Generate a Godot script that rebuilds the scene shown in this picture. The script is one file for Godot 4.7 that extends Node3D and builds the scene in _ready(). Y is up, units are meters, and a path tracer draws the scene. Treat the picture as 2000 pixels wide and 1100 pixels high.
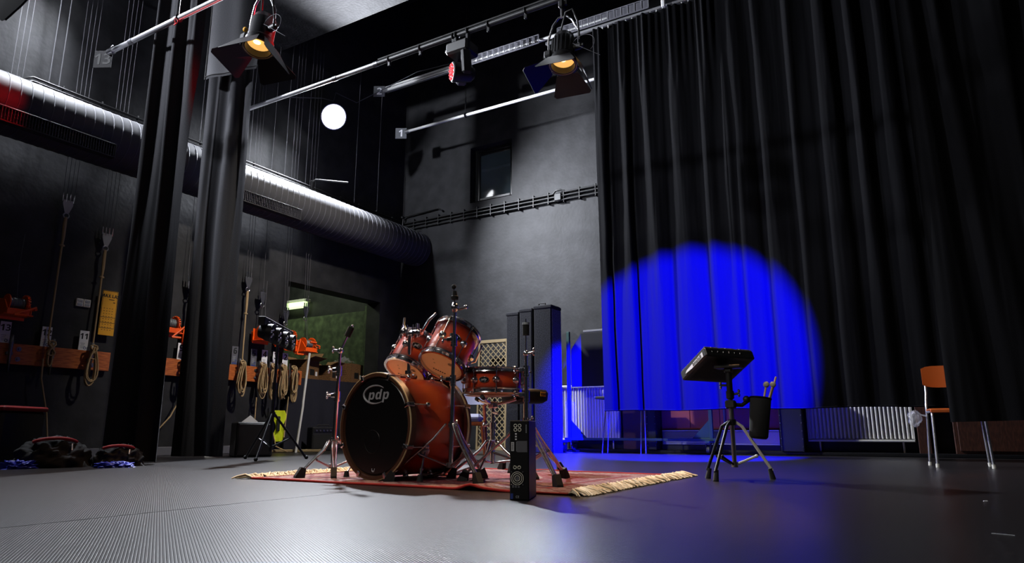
extends Node3D
# A black-box stage: room axes x along the back wall, -z towards it, y up, metres. The camera stands at (0, 0.28, 0).

var M := {}          # materials
var taken := {}      # names in use at top level
var rng := RandomNumberGenerator.new()


# ---------------------------------------------------------------- mesh building
class MB:
	var v := PackedVector3Array()
	var n := PackedVector3Array()
	var c := PackedColorArray()
	var uv := PackedVector2Array()
	var col := Color.WHITE

	func tri(a: Vector3, b: Vector3, d: Vector3, na: Vector3, nb: Vector3, nd: Vector3, ca = null, cb = null, cd = null) -> void:
		var flip := (b - a).cross(d - a).dot(na + nb + nd) > 0.0
		v.append(a); n.append(na); c.append(col if ca == null else ca)
		if flip:
			v.append(d); n.append(nd); c.append(col if cd == null else cd)
			v.append(b); n.append(nb); c.append(col if cb == null else cb)
		else:
			v.append(b); n.append(nb); c.append(col if cb == null else cb)
			v.append(d); n.append(nd); c.append(col if cd == null else cd)

	func quad(a: Vector3, b: Vector3, d: Vector3, e: Vector3, nn: Vector3) -> void:
		tri(a, b, d, nn, nn, nn)
		tri(a, d, e, nn, nn, nn)

	func box(x: Transform3D, s: Vector3, bev := 0.0) -> void:
		var h := s * 0.5
		bev = minf(bev, minf(h.x, minf(h.y, h.z)) * 0.9)
		var i := h - Vector3.ONE * bev
		var ax := [Vector3.RIGHT, Vector3.UP, Vector3.BACK]
		for a in 3:
			var u: Vector3 = ax[(a + 1) % 3]
			var w: Vector3 = ax[(a + 2) % 3]
			for sg in [-1.0, 1.0]:
				var o: Vector3 = ax[a] * h[a] * sg
				var du: Vector3 = u * i[(a + 1) % 3]
				var dw: Vector3 = w * i[(a + 2) % 3]
				quad(x * (o - du - dw), x * (o + du - dw), x * (o + du + dw), x * (o - du + dw), (x.basis * (ax[a] * sg)).normalized())
		if bev <= 0.0:
			return
		for a in 3:
			var b1 := (a + 1) % 3
			var b2 := (a + 2) % 3
			for s1 in [-1.0, 1.0]:
				for s2 in [-1.0, 1.0]:
					var p1: Vector3 = ax[b1] * h[b1] * s1 + ax[b2] * i[b2] * s2
					var p2: Vector3 = ax[b1] * i[b1] * s1 + ax[b2] * h[b2] * s2
					var d: Vector3 = ax[a] * i[a]
					quad(x * (p1 - d), x * (p1 + d), x * (p2 + d), x * (p2 - d), (x.basis * (ax[b1] * s1 + ax[b2] * s2)).normalized())
		for sx in [-1.0, 1.0]:
			for sy in [-1.0, 1.0]:
				for sz in [-1.0, 1.0]:
					var nn: Vector3 = (x.basis * Vector3(sx, sy, sz)).normalized()
					tri(x * Vector3(h.x * sx, i.y * sy, i.z * sz), x * Vector3(i.x * sx, h.y * sy, i.z * sz), x * Vector3(i.x * sx, i.y * sy, h.z * sz), nn, nn, nn)

	func bx(p: Vector3, s: Vector3, bev := 0.0) -> void:
		box(Transform3D(Basis(), p), s, bev)

	# profile of Vector2(radius, height along y); cols one colour for each profile point
	func lathe(x: Transform3D, prof: Array, sides := 16, cols: Array = [], smooth := false) -> void:
		var nr := []
		for k in prof.size() - 1:
			var t: Vector2 = prof[k + 1] - prof[k]
			nr.append(Vector2(t.y, -t.x).normalized())
		for k in prof.size() - 1:
			var p: Vector2 = prof[k]
			var q: Vector2 = prof[k + 1]
			var np: Vector2 = nr[k]
			var nq: Vector2 = nr[k]
			if smooth:
				if k > 0: np = (nr[k - 1] + nr[k]).normalized()
				if k < nr.size() - 1: nq = (nr[k + 1] + nr[k]).normalized()
			var cp = cols[k] if cols else col
			var cq = cols[k + 1] if cols else col
			for j in sides:
				var a0 := TAU * j / sides
				var a1 := TAU * (j + 1) / sides
				var e0 := Vector3(cos(a0), 0, sin(a0))
				var e1 := Vector3(cos(a1), 0, sin(a1))
				var P0 := x * (e0 * p.x + Vector3.UP * p.y)
				var P1 := x * (e1 * p.x + Vector3.UP * p.y)
				var Q0 := x * (e0 * q.x + Vector3.UP * q.y)
				var Q1 := x * (e1 * q.x + Vector3.UP * q.y)
				var n0 := (x.basis * (e0 * np.x + Vector3.UP * np.y)).normalized()
				var n1 := (x.basis * (e1 * np.x + Vector3.UP * np.y)).normalized()
				var m0 := (x.basis * (e0 * nq.x + Vector3.UP * nq.y)).normalized()
				var m1 := (x.basis * (e1 * nq.x + Vector3.UP * nq.y)).normalized()
				if p.x > 1e-6: tri(P0, P1, Q1, n0, n1, m1, cp, cp, cq)
				if q.x > 1e-6: tri(P0, Q1, Q0, n0, m1, m0, cp, cq, cq)

	func cyl(a: Vector3, b: Vector3, r: float, sides := 10, r2 := -1.0) -> void:
		var L := a.distance_to(b)
		if L < 1e-6: return
		if r2 < 0.0: r2 = r
		lathe(Transform3D(MB.yto((b - a) / L), a), [Vector2(0, 0), Vector2(r, 0), Vector2(r2, L), Vector2(0, L)], sides)

	func ball(p: Vector3, r: float, sides := 10, sq := Vector3.ONE) -> void:
		var prof := []
		for k in 7:
			var a := PI * k / 6.0
			prof.append(Vector2(sin(a) * r, -cos(a) * r))
		lathe(Transform3D(Basis.from_scale(sq), p), prof, sides, [], true)

	func torus(x: Transform3D, R: float, r: float, sides := 32, seg := 6) -> void:
		var prof := []
		for k in seg + 1:
			var a := -TAU * k / seg
			prof.append(Vector2(R + cos(a) * r, -sin(a) * r))
		lathe(x, prof, sides, [], true)

	func tube(pts: Array, r, sides := 6, closed := false) -> void:
		var m := pts.size()
		var rings := []
		var up := Vector3.ZERO
		for k in m:
			var t: Vector3
			if closed: t = (pts[(k + 1) % m] - pts[(k + m - 1) % m])
			else: t = (pts[mini(k + 1, m - 1)] - pts[maxi(k - 1, 0)])
			t = t.normalized()
			if up == Vector3.ZERO:
				up = Vector3.UP if absf(t.y) < 0.9 else Vector3.RIGHT
			up = (up - t * up.dot(t)).normalized()
			var sd := t.cross(up)
			var rr: float = r[k] if r is Array else r
			var ring := []
			for j in sides:
				var a := TAU * j / sides
				var nn := up * cos(a) + sd * sin(a)
				ring.append([pts[k] + nn * rr, nn])
			rings.append(ring)
		for k in (m if closed else m - 1):
			var A = rings[k]
			var B = rings[(k + 1) % m]
			for j in sides:
				var j2 := (j + 1) % sides
				tri(A[j][0], A[j2][0], B[j2][0], A[j][1], A[j2][1], B[j2][1])
				tri(A[j][0], B[j2][0], B[j][0], A[j][1], B[j2][1], B[j][1])
		if not closed:
			for e in [0, m - 1]:
				var t: Vector3 = (pts[0] - pts[1]).normalized() if e == 0 else (pts[m - 1] - pts[m - 2]).normalized()
				for j in range(1, sides - 1):
					tri(rings[e][0][0], rings[e][j][0], rings[e][j + 1][0], t, t, t)

	# polygon in the xy plane of x, thick along z from 0 to depth
	func prism(x: Transform3D, poly: PackedVector2Array, depth: float) -> void:
		var idx := Geometry2D.triangulate_polygon(poly)
		var z := Vector3(0, 0, depth)
		var nf := (x.basis * Vector3(0, 0, signf(depth))).normalized()
		for k in range(0, idx.size(), 3):
			var a := Vector3(poly[idx[k]].x, poly[idx[k]].y, 0)
			var b := Vector3(poly[idx[k + 1]].x, poly[idx[k + 1]].y, 0)
			var d := Vector3(poly[idx[k + 2]].x, poly[idx[k + 2]].y, 0)
			tri(x * (a + z), x * (b + z), x * (d + z), nf, nf, nf)
			tri(x * a, x * b, x * d, -nf, -nf, -nf)
		var area := 0.0
		for k in poly.size():
			area += poly[k].cross(poly[(k + 1) % poly.size()])
		for k in poly.size():
			var p := poly[k]
			var q := poly[(k + 1) % poly.size()]
			var e := (q - p).normalized()
			var nn := (x.basis * (Vector3(e.y, -e.x, 0) * signf(area))).normalized()
			quad(x * Vector3(p.x, p.y, 0), x * Vector3(q.x, q.y, 0), x * Vector3(q.x, q.y, depth), x * Vector3(p.x, p.y, depth), nn)

	# grid of points g[i][j], smooth, cloth or cushions
	func grid(g: Array) -> void:
		var A := g.size()
		var B: int = g[0].size()
		var nn := []
		for i in A:
			var row := []
			for j in B:
				var du: Vector3 = g[mini(i + 1, A - 1)][j] - g[maxi(i - 1, 0)][j]
				var dv: Vector3 = g[i][mini(j + 1, B - 1)] - g[i][maxi(j - 1, 0)]
				row.append(du.cross(dv).normalized())
			nn.append(row)
		for i in A - 1:
			for j in B - 1:
				tri(g[i][j], g[i + 1][j], g[i + 1][j + 1], nn[i][j], nn[i + 1][j], nn[i + 1][j + 1])
				tri(g[i][j], g[i + 1][j + 1], g[i][j + 1], nn[i][j], nn[i + 1][j + 1], nn[i][j + 1])

	static func yto(d: Vector3) -> Basis:
		var s := Vector3.RIGHT if absf(d.x) < 0.8 else Vector3.BACK
		var z := s.cross(d).normalized()
		return Basis(d.cross(z).normalized(), d, z)

	func mesh() -> ArrayMesh:
		var arr := []
		arr.resize(Mesh.ARRAY_MAX)
		arr[Mesh.ARRAY_VERTEX] = v
		arr[Mesh.ARRAY_NORMAL] = n
		arr[Mesh.ARRAY_COLOR] = c
		if uv.size() == v.size(): arr[Mesh.ARRAY_TEX_UV] = uv
		var m := ArrayMesh.new()
		m.add_surface_from_arrays(Mesh.PRIMITIVE_TRIANGLES, arr)
		return m


func numbered(called: String) -> String:
	taken[called] = taken.get(called, 0) + 1
	return called if taken[called] == 1 else "%s_%03d" % [called, taken[called] - 1]

func tag(o: Node, label: String, category := "", group := "") -> Node:
	o.set_meta("label", label)
	if category: o.set_meta("category", category)
	if group: o.set_meta("group", group)
	return o

func thing(called: String, label: String, category: String, at := Vector3.ZERO, turn := 0.0, group := "") -> Node3D:
	var o := Node3D.new()
	o.name = numbered(called)
	add_child(o)
	o.position = at
	o.rotation.y = turn
	tag(o, label, category, group)
	return o

func mi(called: String, mesh, m: Material, parent: Node, xf := Transform3D()) -> MeshInstance3D:
	var o := MeshInstance3D.new()
	o.mesh = mesh.mesh() if mesh is MB else mesh
	o.material_override = m
	o.name = called
	o.transform = xf
	o.cast_shadow = GeometryInstance3D.SHADOW_CASTING_SETTING_ON
	parent.add_child(o, true)
	return o

func part(called: String, b, m: Material, parent: Node, xf := Transform3D()) -> MeshInstance3D:
	return mi(called, b, m, parent, xf)

func one(called: String, b, m: Material, label: String, category: String, at := Vector3.ZERO, turn := 0.0, group := "") -> MeshInstance3D:
	var o := mi(numbered(called), b, m, self, Transform3D(Basis(Vector3.UP, turn), at))
	tag(o, label, category, group)
	return o

func struct(called: String, b, m: Material, label := "", category := "") -> MeshInstance3D:
	var o := mi(numbered(called), b, m, self)
	o.set_meta("kind", "structure")
	if label: tag(o, label, category)
	return o

func stuff(o: Node) -> Node:
	o.set_meta("kind", "stuff")
	return o

func dup(src: Node3D, called: String, label: String, at: Vector3, turn = null) -> Node3D:
	var o: Node3D = src.duplicate()
	o.name = numbered(called)
	add_child(o)
	o.position = at
	if turn != null: o.rotation.y = turn
	o.set_meta("label", label)
	return o

func V(x: float, y: float, z: float) -> Vector3: return Vector3(x, y, z)

func T(p: Vector3, b := Basis()) -> Transform3D: return Transform3D(b, p)

func look(p: Vector3, d: Vector3) -> Transform3D:   # -z along d
	var up := Vector3.UP if absf(d.normalized().y) < 0.95 else Vector3.BACK
	return Transform3D(Basis.looking_at(d, up), p)

var font: SystemFont
func letters(s: String, height: float, depth := 0.002) -> TextMesh:
	var t := TextMesh.new()
	t.text = s
	t.font = font
	t.font_size = 64
	t.pixel_size = height / 46.0
	t.depth = depth
	t.curve_step = 2.0
	return t


# ---------------------------------------------------------------- materials
func noise(freq: float, lo: Color, hi: Color, size := 512, kind := FastNoiseLite.TYPE_SIMPLEX_SMOOTH, octaves := 4, s := 1) -> NoiseTexture2D:
	var f := FastNoiseLite.new()
	f.noise_type = kind
	f.frequency = freq
	f.fractal_octaves = octaves
	f.seed = s
	var t := NoiseTexture2D.new()
	t.width = size
	t.height = size
	t.seamless = true
	t.noise = f
	var g := Gradient.new()
	g.colors = PackedColorArray([lo, hi])
	g.offsets = PackedFloat32Array([0.15, 0.85])
	t.color_ramp = g
	return t

func mat(called: String, color: Color, rough := 0.7, metal := 0.0, spec := 0.5) -> StandardMaterial3D:
	var m := StandardMaterial3D.new()
	m.resource_name = called
	m.albedo_color = color
	m.roughness = rough
	m.metallic = metal
	m.metallic_specular = spec
	M[called] = m
	return m

func grain(m: StandardMaterial3D, tex: Texture2D, scale: Vector3, bump: Texture2D = null, relief := 0.0, world := true) -> void:
	m.albedo_texture = tex
	m.uv1_triplanar = true
	m.uv1_world_triplanar = world
	m.uv1_scale = scale
	if bump:
		m.heightmap_enabled = true
		m.heightmap_texture = bump
		m.heightmap_scale = relief

func glow(called: String, color: Color, energy: float) -> StandardMaterial3D:
	var m := mat(called, color, 0.4)
	m.emission_enabled = true
	m.emission = color
	m.emission_energy_multiplier = energy
	return m

func stripes(size: int, count: int, groove: float) -> ImageTexture:
	var im := Image.create(size, 8, false, Image.FORMAT_L8)
	for x in size:
		var p := fposmod(float(x) * count / size, 1.0)
		var h := 1.0 - smoothstep(groove, groove * 0.4, absf(p - 0.5))
		for y in 8: im.set_pixel(x, y, Color(h, h, h))
	return ImageTexture.create_from_image(im)

func make_materials() -> void:
	var mott := noise(0.012, Color(0.62, 0.62, 0.64), Color(1, 1, 1), 512, FastNoiseLite.TYPE_SIMPLEX_SMOOTH, 5, 3)
	var fine := noise(0.06, Color(0.35, 0.35, 0.35), Color(1, 1, 1), 512, FastNoiseLite.TYPE_SIMPLEX_SMOOTH, 5, 7)
	var woodt := noise(0.02, Color(0.62, 0.52, 0.42), Color(1, 1, 1), 512, FastNoiseLite.TYPE_SIMPLEX_SMOOTH, 4, 9)
	var m := mat("black_wall", Color(0.14, 0.14, 0.152), 0.62, 0.0, 0.4)
	grain(m, mott, V(0.45, 0.45, 0.45), fine, 0.12)
	m = mat("dark_ceiling", Color(0.13, 0.13, 0.14), 0.85, 0.0, 0.3)
	grain(m, mott, V(0.7, 0.7, 0.7), fine, 0.3)
	m = mat("floor", Color(0.15, 0.14, 0.145), 0.31, 0.0, 0.45)
	m.albedo_texture = noise(0.01, Color(0.72, 0.70, 0.70), Color(1, 1, 1), 1024, FastNoiseLite.TYPE_SIMPLEX_SMOOTH, 6, 5)
	m.heightmap_enabled = true
	m.heightmap_texture = stripes(512, 32, 0.22)
	m.heightmap_scale = 0.05
	m = mat("drape", Color(0.25, 0.25, 0.265), 0.85, 0.0, 0.25)
	m.rim_enabled = true; m.rim = 0.12; m.rim_tint = 0.6
	grain(m, fine, V(6, 6, 6))
	m = mat("curtain", Color(0.10, 0.10, 0.112), 0.9, 0.0, 0.15)
	grain(m, fine, V(6, 6, 6))
	m = mat("border_cloth", Color(0.26, 0.26, 0.28), 0.9)
	grain(m, fine, V(5, 5, 5))
	mat("chrome", Color(0.82, 0.82, 0.84), 0.17, 1.0)
	mat("dull_chrome", Color(0.6, 0.6, 0.62), 0.3, 1.0)
	mat("steel", Color(0.5, 0.5, 0.52), 0.4, 1.0)
	mat("alu", Color(0.72, 0.72, 0.74), 0.35, 0.9)
	mat("black_metal", Color(0.09, 0.09, 0.1), 0.4, 0.3)
	mat("black_plastic", Color(0.06, 0.06, 0.065), 0.5)
	mat("rubber", Color(0.05, 0.05, 0.055), 0.75)
	mat("black_gloss", Color(0.03, 0.03, 0.035), 0.25)
	mat("wire", Color(0.30, 0.30, 0.32), 0.6, 0.3)
	mat("black_pipe", Color(0.07, 0.07, 0.075), 0.5)
	mat("white_tube", Color(0.75, 0.75, 0.75), 0.4)
	mat("white_paint", Color(0.8, 0.79, 0.76), 0.45)
	mat("white_card", Color(0.85, 0.85, 0.87), 0.7)
	mat("black_ink", Color(0.04, 0.04, 0.04), 0.7)
	mat("blue_ink", Color(0.1, 0.2, 0.5), 0.7)
	mat("grey_ink", Color(0.55, 0.57, 0.6), 0.7)
	mat("orange_paint", Color(0.93, 0.34, 0.05), 0.4)
	mat("cable_grey", Color(0.4, 0.41, 0.42), 0.5, 0.5)
	mat("yellow_card", Color(0.85, 0.6, 0.03), 0.6)
	mat("yellow_cloth", Color(0.75, 0.8, 0.05), 0.7)
	m = mat("rope", Color(0.62, 0.52, 0.38), 0.9)
	m.rim_enabled = true; m.rim = 0.2
	m = mat("pine", Color(0.78, 0.43, 0.19), 0.55)
	grain(m, woodt, V(3, 14, 0.8), null, 0.0)
	m = mat("beech", Color(0.72, 0.36, 0.14), 0.4)
	grain(m, woodt, V(8, 1.2, 8))
	m = mat("chair_wood", Color(0.72, 0.34, 0.13), 0.4)
	m = mat("brown_wood", Color(0.30, 0.16, 0.10), 0.5)
	grain(m, woodt, V(5, 1.0, 5))
	m = mat("lattice_wood", Color(0.47, 0.40, 0.27), 0.7)
	mat("red_board", Color(0.64, 0.27, 0.20), 0.6)
	mat("brown_board", Color(0.33, 0.19, 0.14), 0.6)
	m = mat("cardboard", Color(0.60, 0.42, 0.24), 0.85)
	grain(m, fine, V(2, 2, 2))
	m = mat("green_wall", Color(0.34, 0.39, 0.28), 0.8)
	grain(m, mott, V(0.8, 0.8, 0.8))
	mat("blue_cloth", Color(0.07, 0.07, 0.13), 0.9)
	m = mat("felt_grey", Color(0.17, 0.17, 0.19), 0.9, 0.0, 0.3)
	grain(m, fine, V(2, 2, 2))
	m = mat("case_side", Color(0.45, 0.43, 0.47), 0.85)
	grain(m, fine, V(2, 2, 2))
	mat("green_metal", Color(0.16, 0.27, 0.25), 0.45, 0.2)
	mat("drum_head_black", Color(0.022, 0.022, 0.026), 0.35)
	m = mat("drum_head", Color(0.90, 0.76, 0.58), 0.45)
	m.backlight_enabled = true; m.backlight = Color(0.9, 0.8, 0.68)
	mat("floor_seam", Color(0.13, 0.12, 0.125), 0.5)
	mat("maple", Color(0.85, 0.74, 0.58), 0.6)
	mat("pale_metal", Color(0.85, 0.83, 0.78), 0.45)
	mat("plate_dark", Color(0.085, 0.085, 0.09), 0.8, 0.0, 0.3)
	mat("silver_print", Color(0.62, 0.62, 0.64), 0.4, 0.3)
	m = mat("lacquer", Color.WHITE, 0.32)
	m.vertex_color_use_as_albedo = true
	m.clearcoat_enabled = true; m.clearcoat = 0.35; m.clearcoat_roughness = 0.25
	mat("hoop_wood", Color(0.26, 0.15, 0.085), 0.45)
	mat("hoop_dark", Color(0.22, 0.04, 0.03), 0.4)
	mat("cream", Color(0.75, 0.66, 0.5), 0.5)
	mat("bronze", Color(0.66, 0.52, 0.36), 0.4, 0.7)
	mat("felt_black", Color(0.05, 0.05, 0.05), 0.95)
	mat("leather", Color(0.045, 0.045, 0.05), 0.65, 0.0, 0.3)
	m = mat("pile", Color.WHITE, 0.95)
	m.vertex_color_use_as_albedo = true
	grain(m, fine, V(9, 9, 9))
	mat("rug_edge", Color(0.62, 0.10, 0.07), 0.9)
	mat("fringe", Color(0.84, 0.78, 0.66), 0.95)
	mat("drumstick", Color(0.82, 0.68, 0.5), 0.5)
	mat("mallet_felt", Color(0.72, 0.7, 0.66), 0.95)
	mat("grey_cushion", Color(0.55, 0.55, 0.62), 0.9)
	mat("bag_cloth", Color(0.12, 0.12, 0.13), 0.85)
	mat("black_cloth", Color(0.045, 0.045, 0.05), 0.9)
	mat("red_cloth", Color(0.55, 0.05, 0.06), 0.7)
	mat("blue_bag", Color(0.03, 0.12, 0.62), 0.5)
	mat("red_paint", Color(0.5, 0.03, 0.04), 0.5)
	mat("grey_paint", Color(0.33, 0.33, 0.36), 0.5)
	mat("duct", Color(0.24, 0.24, 0.25), 0.6, 0.0, 0.35)
	mat("duct_black", Color(0.1, 0.1, 0.11), 0.6)
	m = mat("pane", Color(0.6, 0.7, 0.75, 0.12), 0.05)
	m.transparency = BaseMaterial3D.TRANSPARENCY_ALPHA
	m = mat("clear_plastic", Color(0.9, 0.9, 0.95, 0.13), 0.15)
	m.transparency = BaseMaterial3D.TRANSPARENCY_ALPHA
	glow("flood_glow", Color(0.97, 0.98, 1.0), 14.0)
	glow("filament_glow", Color(1.0, 0.86, 0.6), 4.0)
	glow("lens_glow", Color(1.0, 0.77, 0.42), 0.85)
	glow("red_led", Color(1.0, 0.05, 0.07), 4.0)
	glow("tube_glow", Color(0.88, 1.0, 0.72), 1.6)
	glow("cyan_led", Color(0.2, 0.9, 1.0), 2.0)
	glow("blue_led", Color(0.05, 0.05, 1.0), 0.8)


# ---------------------------------------------------------------- the scene
func _ready() -> void:
	rng.seed = 11
	font = SystemFont.new()
	font.font_names = PackedStringArray(["Droid Sans"])
	font.font_weight = 700

	var cam := Camera3D.new()
	cam.name = "camera"
	add_child(cam)
	cam.position = V(0, 0.28, 0)
	cam.rotation = V(deg_to_rad(12.3), deg_to_rad(30.85), 0)
	cam.fov = rad_to_deg(2.0 * atan(550.0 / 1342.0))
	cam.near = 0.05
	cam.far = 60.0
	cam.current = true

	var we := WorldEnvironment.new()
	we.name = "environment"
	var env := Environment.new()
	env.background_mode = Environment.BG_COLOR
	env.background_color = Color(0, 0, 0)
	env.tonemap_mode = Environment.TONE_MAPPER_LINEAR
	env.tonemap_exposure = 1.0
	env.sdfgi_enabled = true
	env.ssao_enabled = true
	env.ssil_enabled = true
	we.environment = env
	add_child(we)

	make_materials()
	lights()
	room()
	back_wall_things()
	left_wall_things()
	drapes()
	rigging()
	fixtures()
	drum_kit()
	front_things()
	alcove_things()
	floor_things()


func area(called: String, at: Vector3, d: Vector3, size: float, color: Color, energy: float) -> void:
	var l := AreaLight3D.new()
	l.name = called
	add_child(l)
	l.transform = look(at, d)
	l.area_size = Vector2(size, size)
	l.light_color = color
	l.light_energy = energy
	l.shadow_enabled = true
	l.area_range = 30.0
	l.area_attenuation = 2.0

func spot(called: String, at: Vector3, d: Vector3, half: float, soft: float, color: Color, energy: float, size := 0.05) -> void:
	var l := SpotLight3D.new()
	l.name = called
	add_child(l)
	l.transform = look(at, d)
	l.spot_angle = half
	l.spot_angle_attenuation = soft
	l.spot_range = 30.0
	l.spot_attenuation = 2.0
	l.light_color = color
	l.light_energy = energy
	l.light_size = size
	l.shadow_enabled = true

const FLOOD_AT := [Vector3(-7.55, 5.12, -7.14), Vector3(-7.5, 5.42, -3.62), Vector3(-7.5, 5.3, -0.2), Vector3(-3.2, 5.65, -5.7), Vector3(-2.6, 5.5, 2.2)]
const FLOOD_TO := [Vector3(0.84, -0.52, 0.36), Vector3(0.72, -0.60, 0.42), Vector3(0.42, 0.02, -0.90), Vector3(-4.5, -4.4, -0.8), Vector3(1.3, -5.1, -7.2)]
const FLOOD_E := [102.0, 24.0, 66.0, 36.0, 18.0]
const FLOOD_HALF := [71.0, 72.0, 52.0, 28.0, 32.0]
const FLOOD_SOFT := [0.5, 0.4, 1.0, 1.0, 1.0]
const BLUE_AT := Vector3(1.0, 5.0, -2.3)
const BLUE_TO := Vector3(-0.455, -0.543, -0.705)
const HEAD_AT := Vector3(-3.60, 3.74, -5.06)
const HEAD_TO := Vector3(-0.667, -0.07, 0.743)
const FRESNEL_A := Vector3(-4.52, 3.45, -3.40)
const FRESNEL_B := Vector3(-2.487, 3.51, -5.06)

func lights() -> void:
	for k in 5:
		var d: Vector3 = FLOOD_TO[k].normalized()
		spot("flood_beam_%03d" % k, FLOOD_AT[k] + d * 0.08, d, FLOOD_HALF[k], FLOOD_SOFT[k], Color(0.94, 0.96, 1.0) if k < 3 else Color(1.0, 0.97, 0.92), FLOOD_E[k], 0.14)
	spot("blue_beam", BLUE_AT + BLUE_TO.normalized() * 0.03, BLUE_TO, 12.0, 0.3, Color(0.012, 0.008, 1.0), 7000.0, 0.012)
	spot("red_beam", HEAD_AT + HEAD_TO.normalized() * 0.14, HEAD_TO, 18.5, 0.4, Color(1.0, 0.03, 0.06), 22.0, 0.08)
	spot("warm_beam", FRESNEL_A + V(0, -0.03, 0), V(0.14, -0.97, 0.1), 36.0, 0.9, Color(1.0, 0.76, 0.54), 8.0, 0.09)
	spot("warm_beam_001", FRESNEL_B + V(0, -0.03, 0), V(0.05, -0.97, 0.22), 38.0, 0.9, Color(1.0, 0.76, 0.54), 13.0, 0.09)
	area("tube_beam", V(-10.0, 3.70, -7.9), V(0.1, -0.9, -0.35), 0.5, Color(0.93, 1.0, 0.84), 3.0)


# ---------------------------------------------------------------- room
func room() -> void:
	var b := MB.new()
	b.bx(V(-2.5, -0.1, -3.5), V(18.0, 0.2, 15.0))
	# ribs of the dance floor run 57 degrees left of the back wall's normal
	var a := deg_to_rad(57.5)
	var across := V(cos(a), 0, -sin(a))
	var along := V(-sin(a), 0, -cos(a))
	for p in b.v:
		b.uv.append(Vector2(p.dot(across), p.dot(along)) / 0.24)
	struct("floor", b, M.floor, "grey brown ribbed stage floor with a dull sheen", "floor")

	b = MB.new()   # left wall with the opening into the alcove, z -8.7 .. -6.72, 2.42 high
	b.bx(V(-7.95, 4.2, -1.36), V(0.3, 8.4, 10.72))
	b.bx(V(-7.95, 5.41, -7.71), V(0.3, 5.98, 1.98))
	b.bx(V(-7.95, 4.2, -9.0), V(0.3, 8.4, 0.6))
	struct("wall_left", b, M.black_wall, "black painted left wall behind the ropes and the duct", "wall")

	b = MB.new()   # back wall with the window hole x -6.33..-5.50, y 4.07..5.07
	b.bx(V(-7.215, 4.2, -9.35), V(1.77, 8.4, 0.3))
	b.bx(V(-0.25, 4.2, -9.35), V(10.5, 8.4, 0.3))
	b.bx(V(-5.915, 2.035, -9.35), V(0.83, 4.07, 0.3))
	b.bx(V(-5.915, 6.735, -9.35), V(0.83, 3.33, 0.3))
	struct("wall_back", b, M.black_wall, "dark grey plastered back wall with a small window", "wall")
	b = MB.new()
	b.bx(V(5.15, 4.2, -3.5), V(0.3, 8.4, 12.0))
	struct("wall_right", b, M.black_wall, "black right wall behind the curtains", "wall")
	b = MB.new()
	b.bx(V(-1.5, 4.2, 4.15), V(13.4, 8.4, 0.3))
	struct("wall_front", b, M.black_wall, "black wall behind the viewer", "wall")
	b = MB.new()
	b.bx(V(-1.4, 6.1, -1.13), V(12.8, 0.42, 10.3))
	struct("ceiling", b, M.dark_ceiling, "dark rough concrete ceiling above the lamps", "ceiling")
	b = MB.new()
	b.bx(V(-1.4, 8.5, -7.9), V(12.8, 0.2, 3.4))
	b.bx(V(-1.4, 7.4, -6.18), V(12.8, 2.2, 0.2))
	struct("ceiling", b, M.dark_ceiling, "dark raised ceiling over the back of the stage", "ceiling")

	var w := thing("window_1", "small black framed window high in the back wall", "window", V(-5.915, 4.57, -9.37))
	w.set_meta("kind", "structure")
	b = MB.new()
	for s in [-1.0, 1.0]:
		b.bx(V(s * 0.385, 0, 0), V(0.06, 1.0, 0.07), 0.008)
		b.bx(V(0, s * 0.47, 0), V(0.71, 0.06, 0.07), 0.008)
	part("window_frame", b, M.black_gloss, w)
	b = MB.new()
	for s in [-1.0, 1.0]:
		b.bx(V(s * 0.33, 0, 0.012), V(0.05, 0.88, 0.05), 0.008)
		b.bx(V(0, s * 0.415, 0.012), V(0.61, 0.05, 0.05), 0.008)
	part("window_sash", b, M.black_gloss, w)
	b = MB.new()
	b.bx(V(0, 0, 0.005), V(0.62, 0.79, 0.006))
	part("window_pane", b, M.pane, w)
	b = MB.new()
	b.bx(V(0, 0, -0.5), V(1.6, 1.6, 0.04))
	b.bx(V(0, 0.8, -0.27), V(1.6, 0.04, 0.46))
	b.bx(V(0, -0.8, -0.27), V(1.6, 0.04, 0.46))
	b.bx(V(0.8, 0, -0.27), V(0.04, 1.6, 0.46))
	b.bx(V(-0.8, 0, -0.27), V(0.04, 1.6, 0.46))
	part("window_shaft", b, M.black_wall, w)

	b = MB.new()   # grey strip at the foot of the left wall
	b.bx(V(-7.79, 0.05, -3.2), V(0.03, 0.1, 6.9), 0.005)
	struct("baseboard_left", b, M.grey_paint, "grey skirting strip at the foot of the left wall", "skirting")
	b = MB.new()   # edge plinth in front of the back wall
	b.bx(V(-1.2, 0.02, -9.08), V(7.6, 0.04, 0.24), 0.006)
	struct("baseboard_back", b, M.black_metal, "low black plinth along the back wall", "plinth")

	b = MB.new()   # seam of the floor covering
	b.bx(V(-2.395, 0.0005, -1.2), V(0.003, 0.001, 3.2))
	struct("trim_2", b, M.floor_seam, "thin seam between two sheets of the stage floor", "seam")

	# the alcove behind the opening
	b = MB.new()
	b.bx(V(-10.2, 1.21, -9.30), V(4.2, 2.42, 0.2))
	struct("wall_alcove", b, M.green_wall, "green painted wall inside the alcove behind the opening", "wall")
	b = MB.new()
	b.bx(V(-8.30, 1.24, -9.13), V(0.36, 2.48, 0.14))
	struct("trim_1", b, M.green_wall, "green pilaster at the right end of the alcove wall", "pilaster")
	b = MB.new()
	b.bx(V(-10.2, 3.3, -9.3), V(4.2, 1.76, 0.2))
	b.bx(V(-12.3, 2.1, -7.6), V(0.2, 4.2, 3.6))
	b.bx(V(-10.2, 2.1, -6.0), V(4.2, 4.2, 0.2))
	struct("wall_alcove", b, M.black_wall, "black upper walls inside the alcove", "wall")
	b = MB.new()
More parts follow.
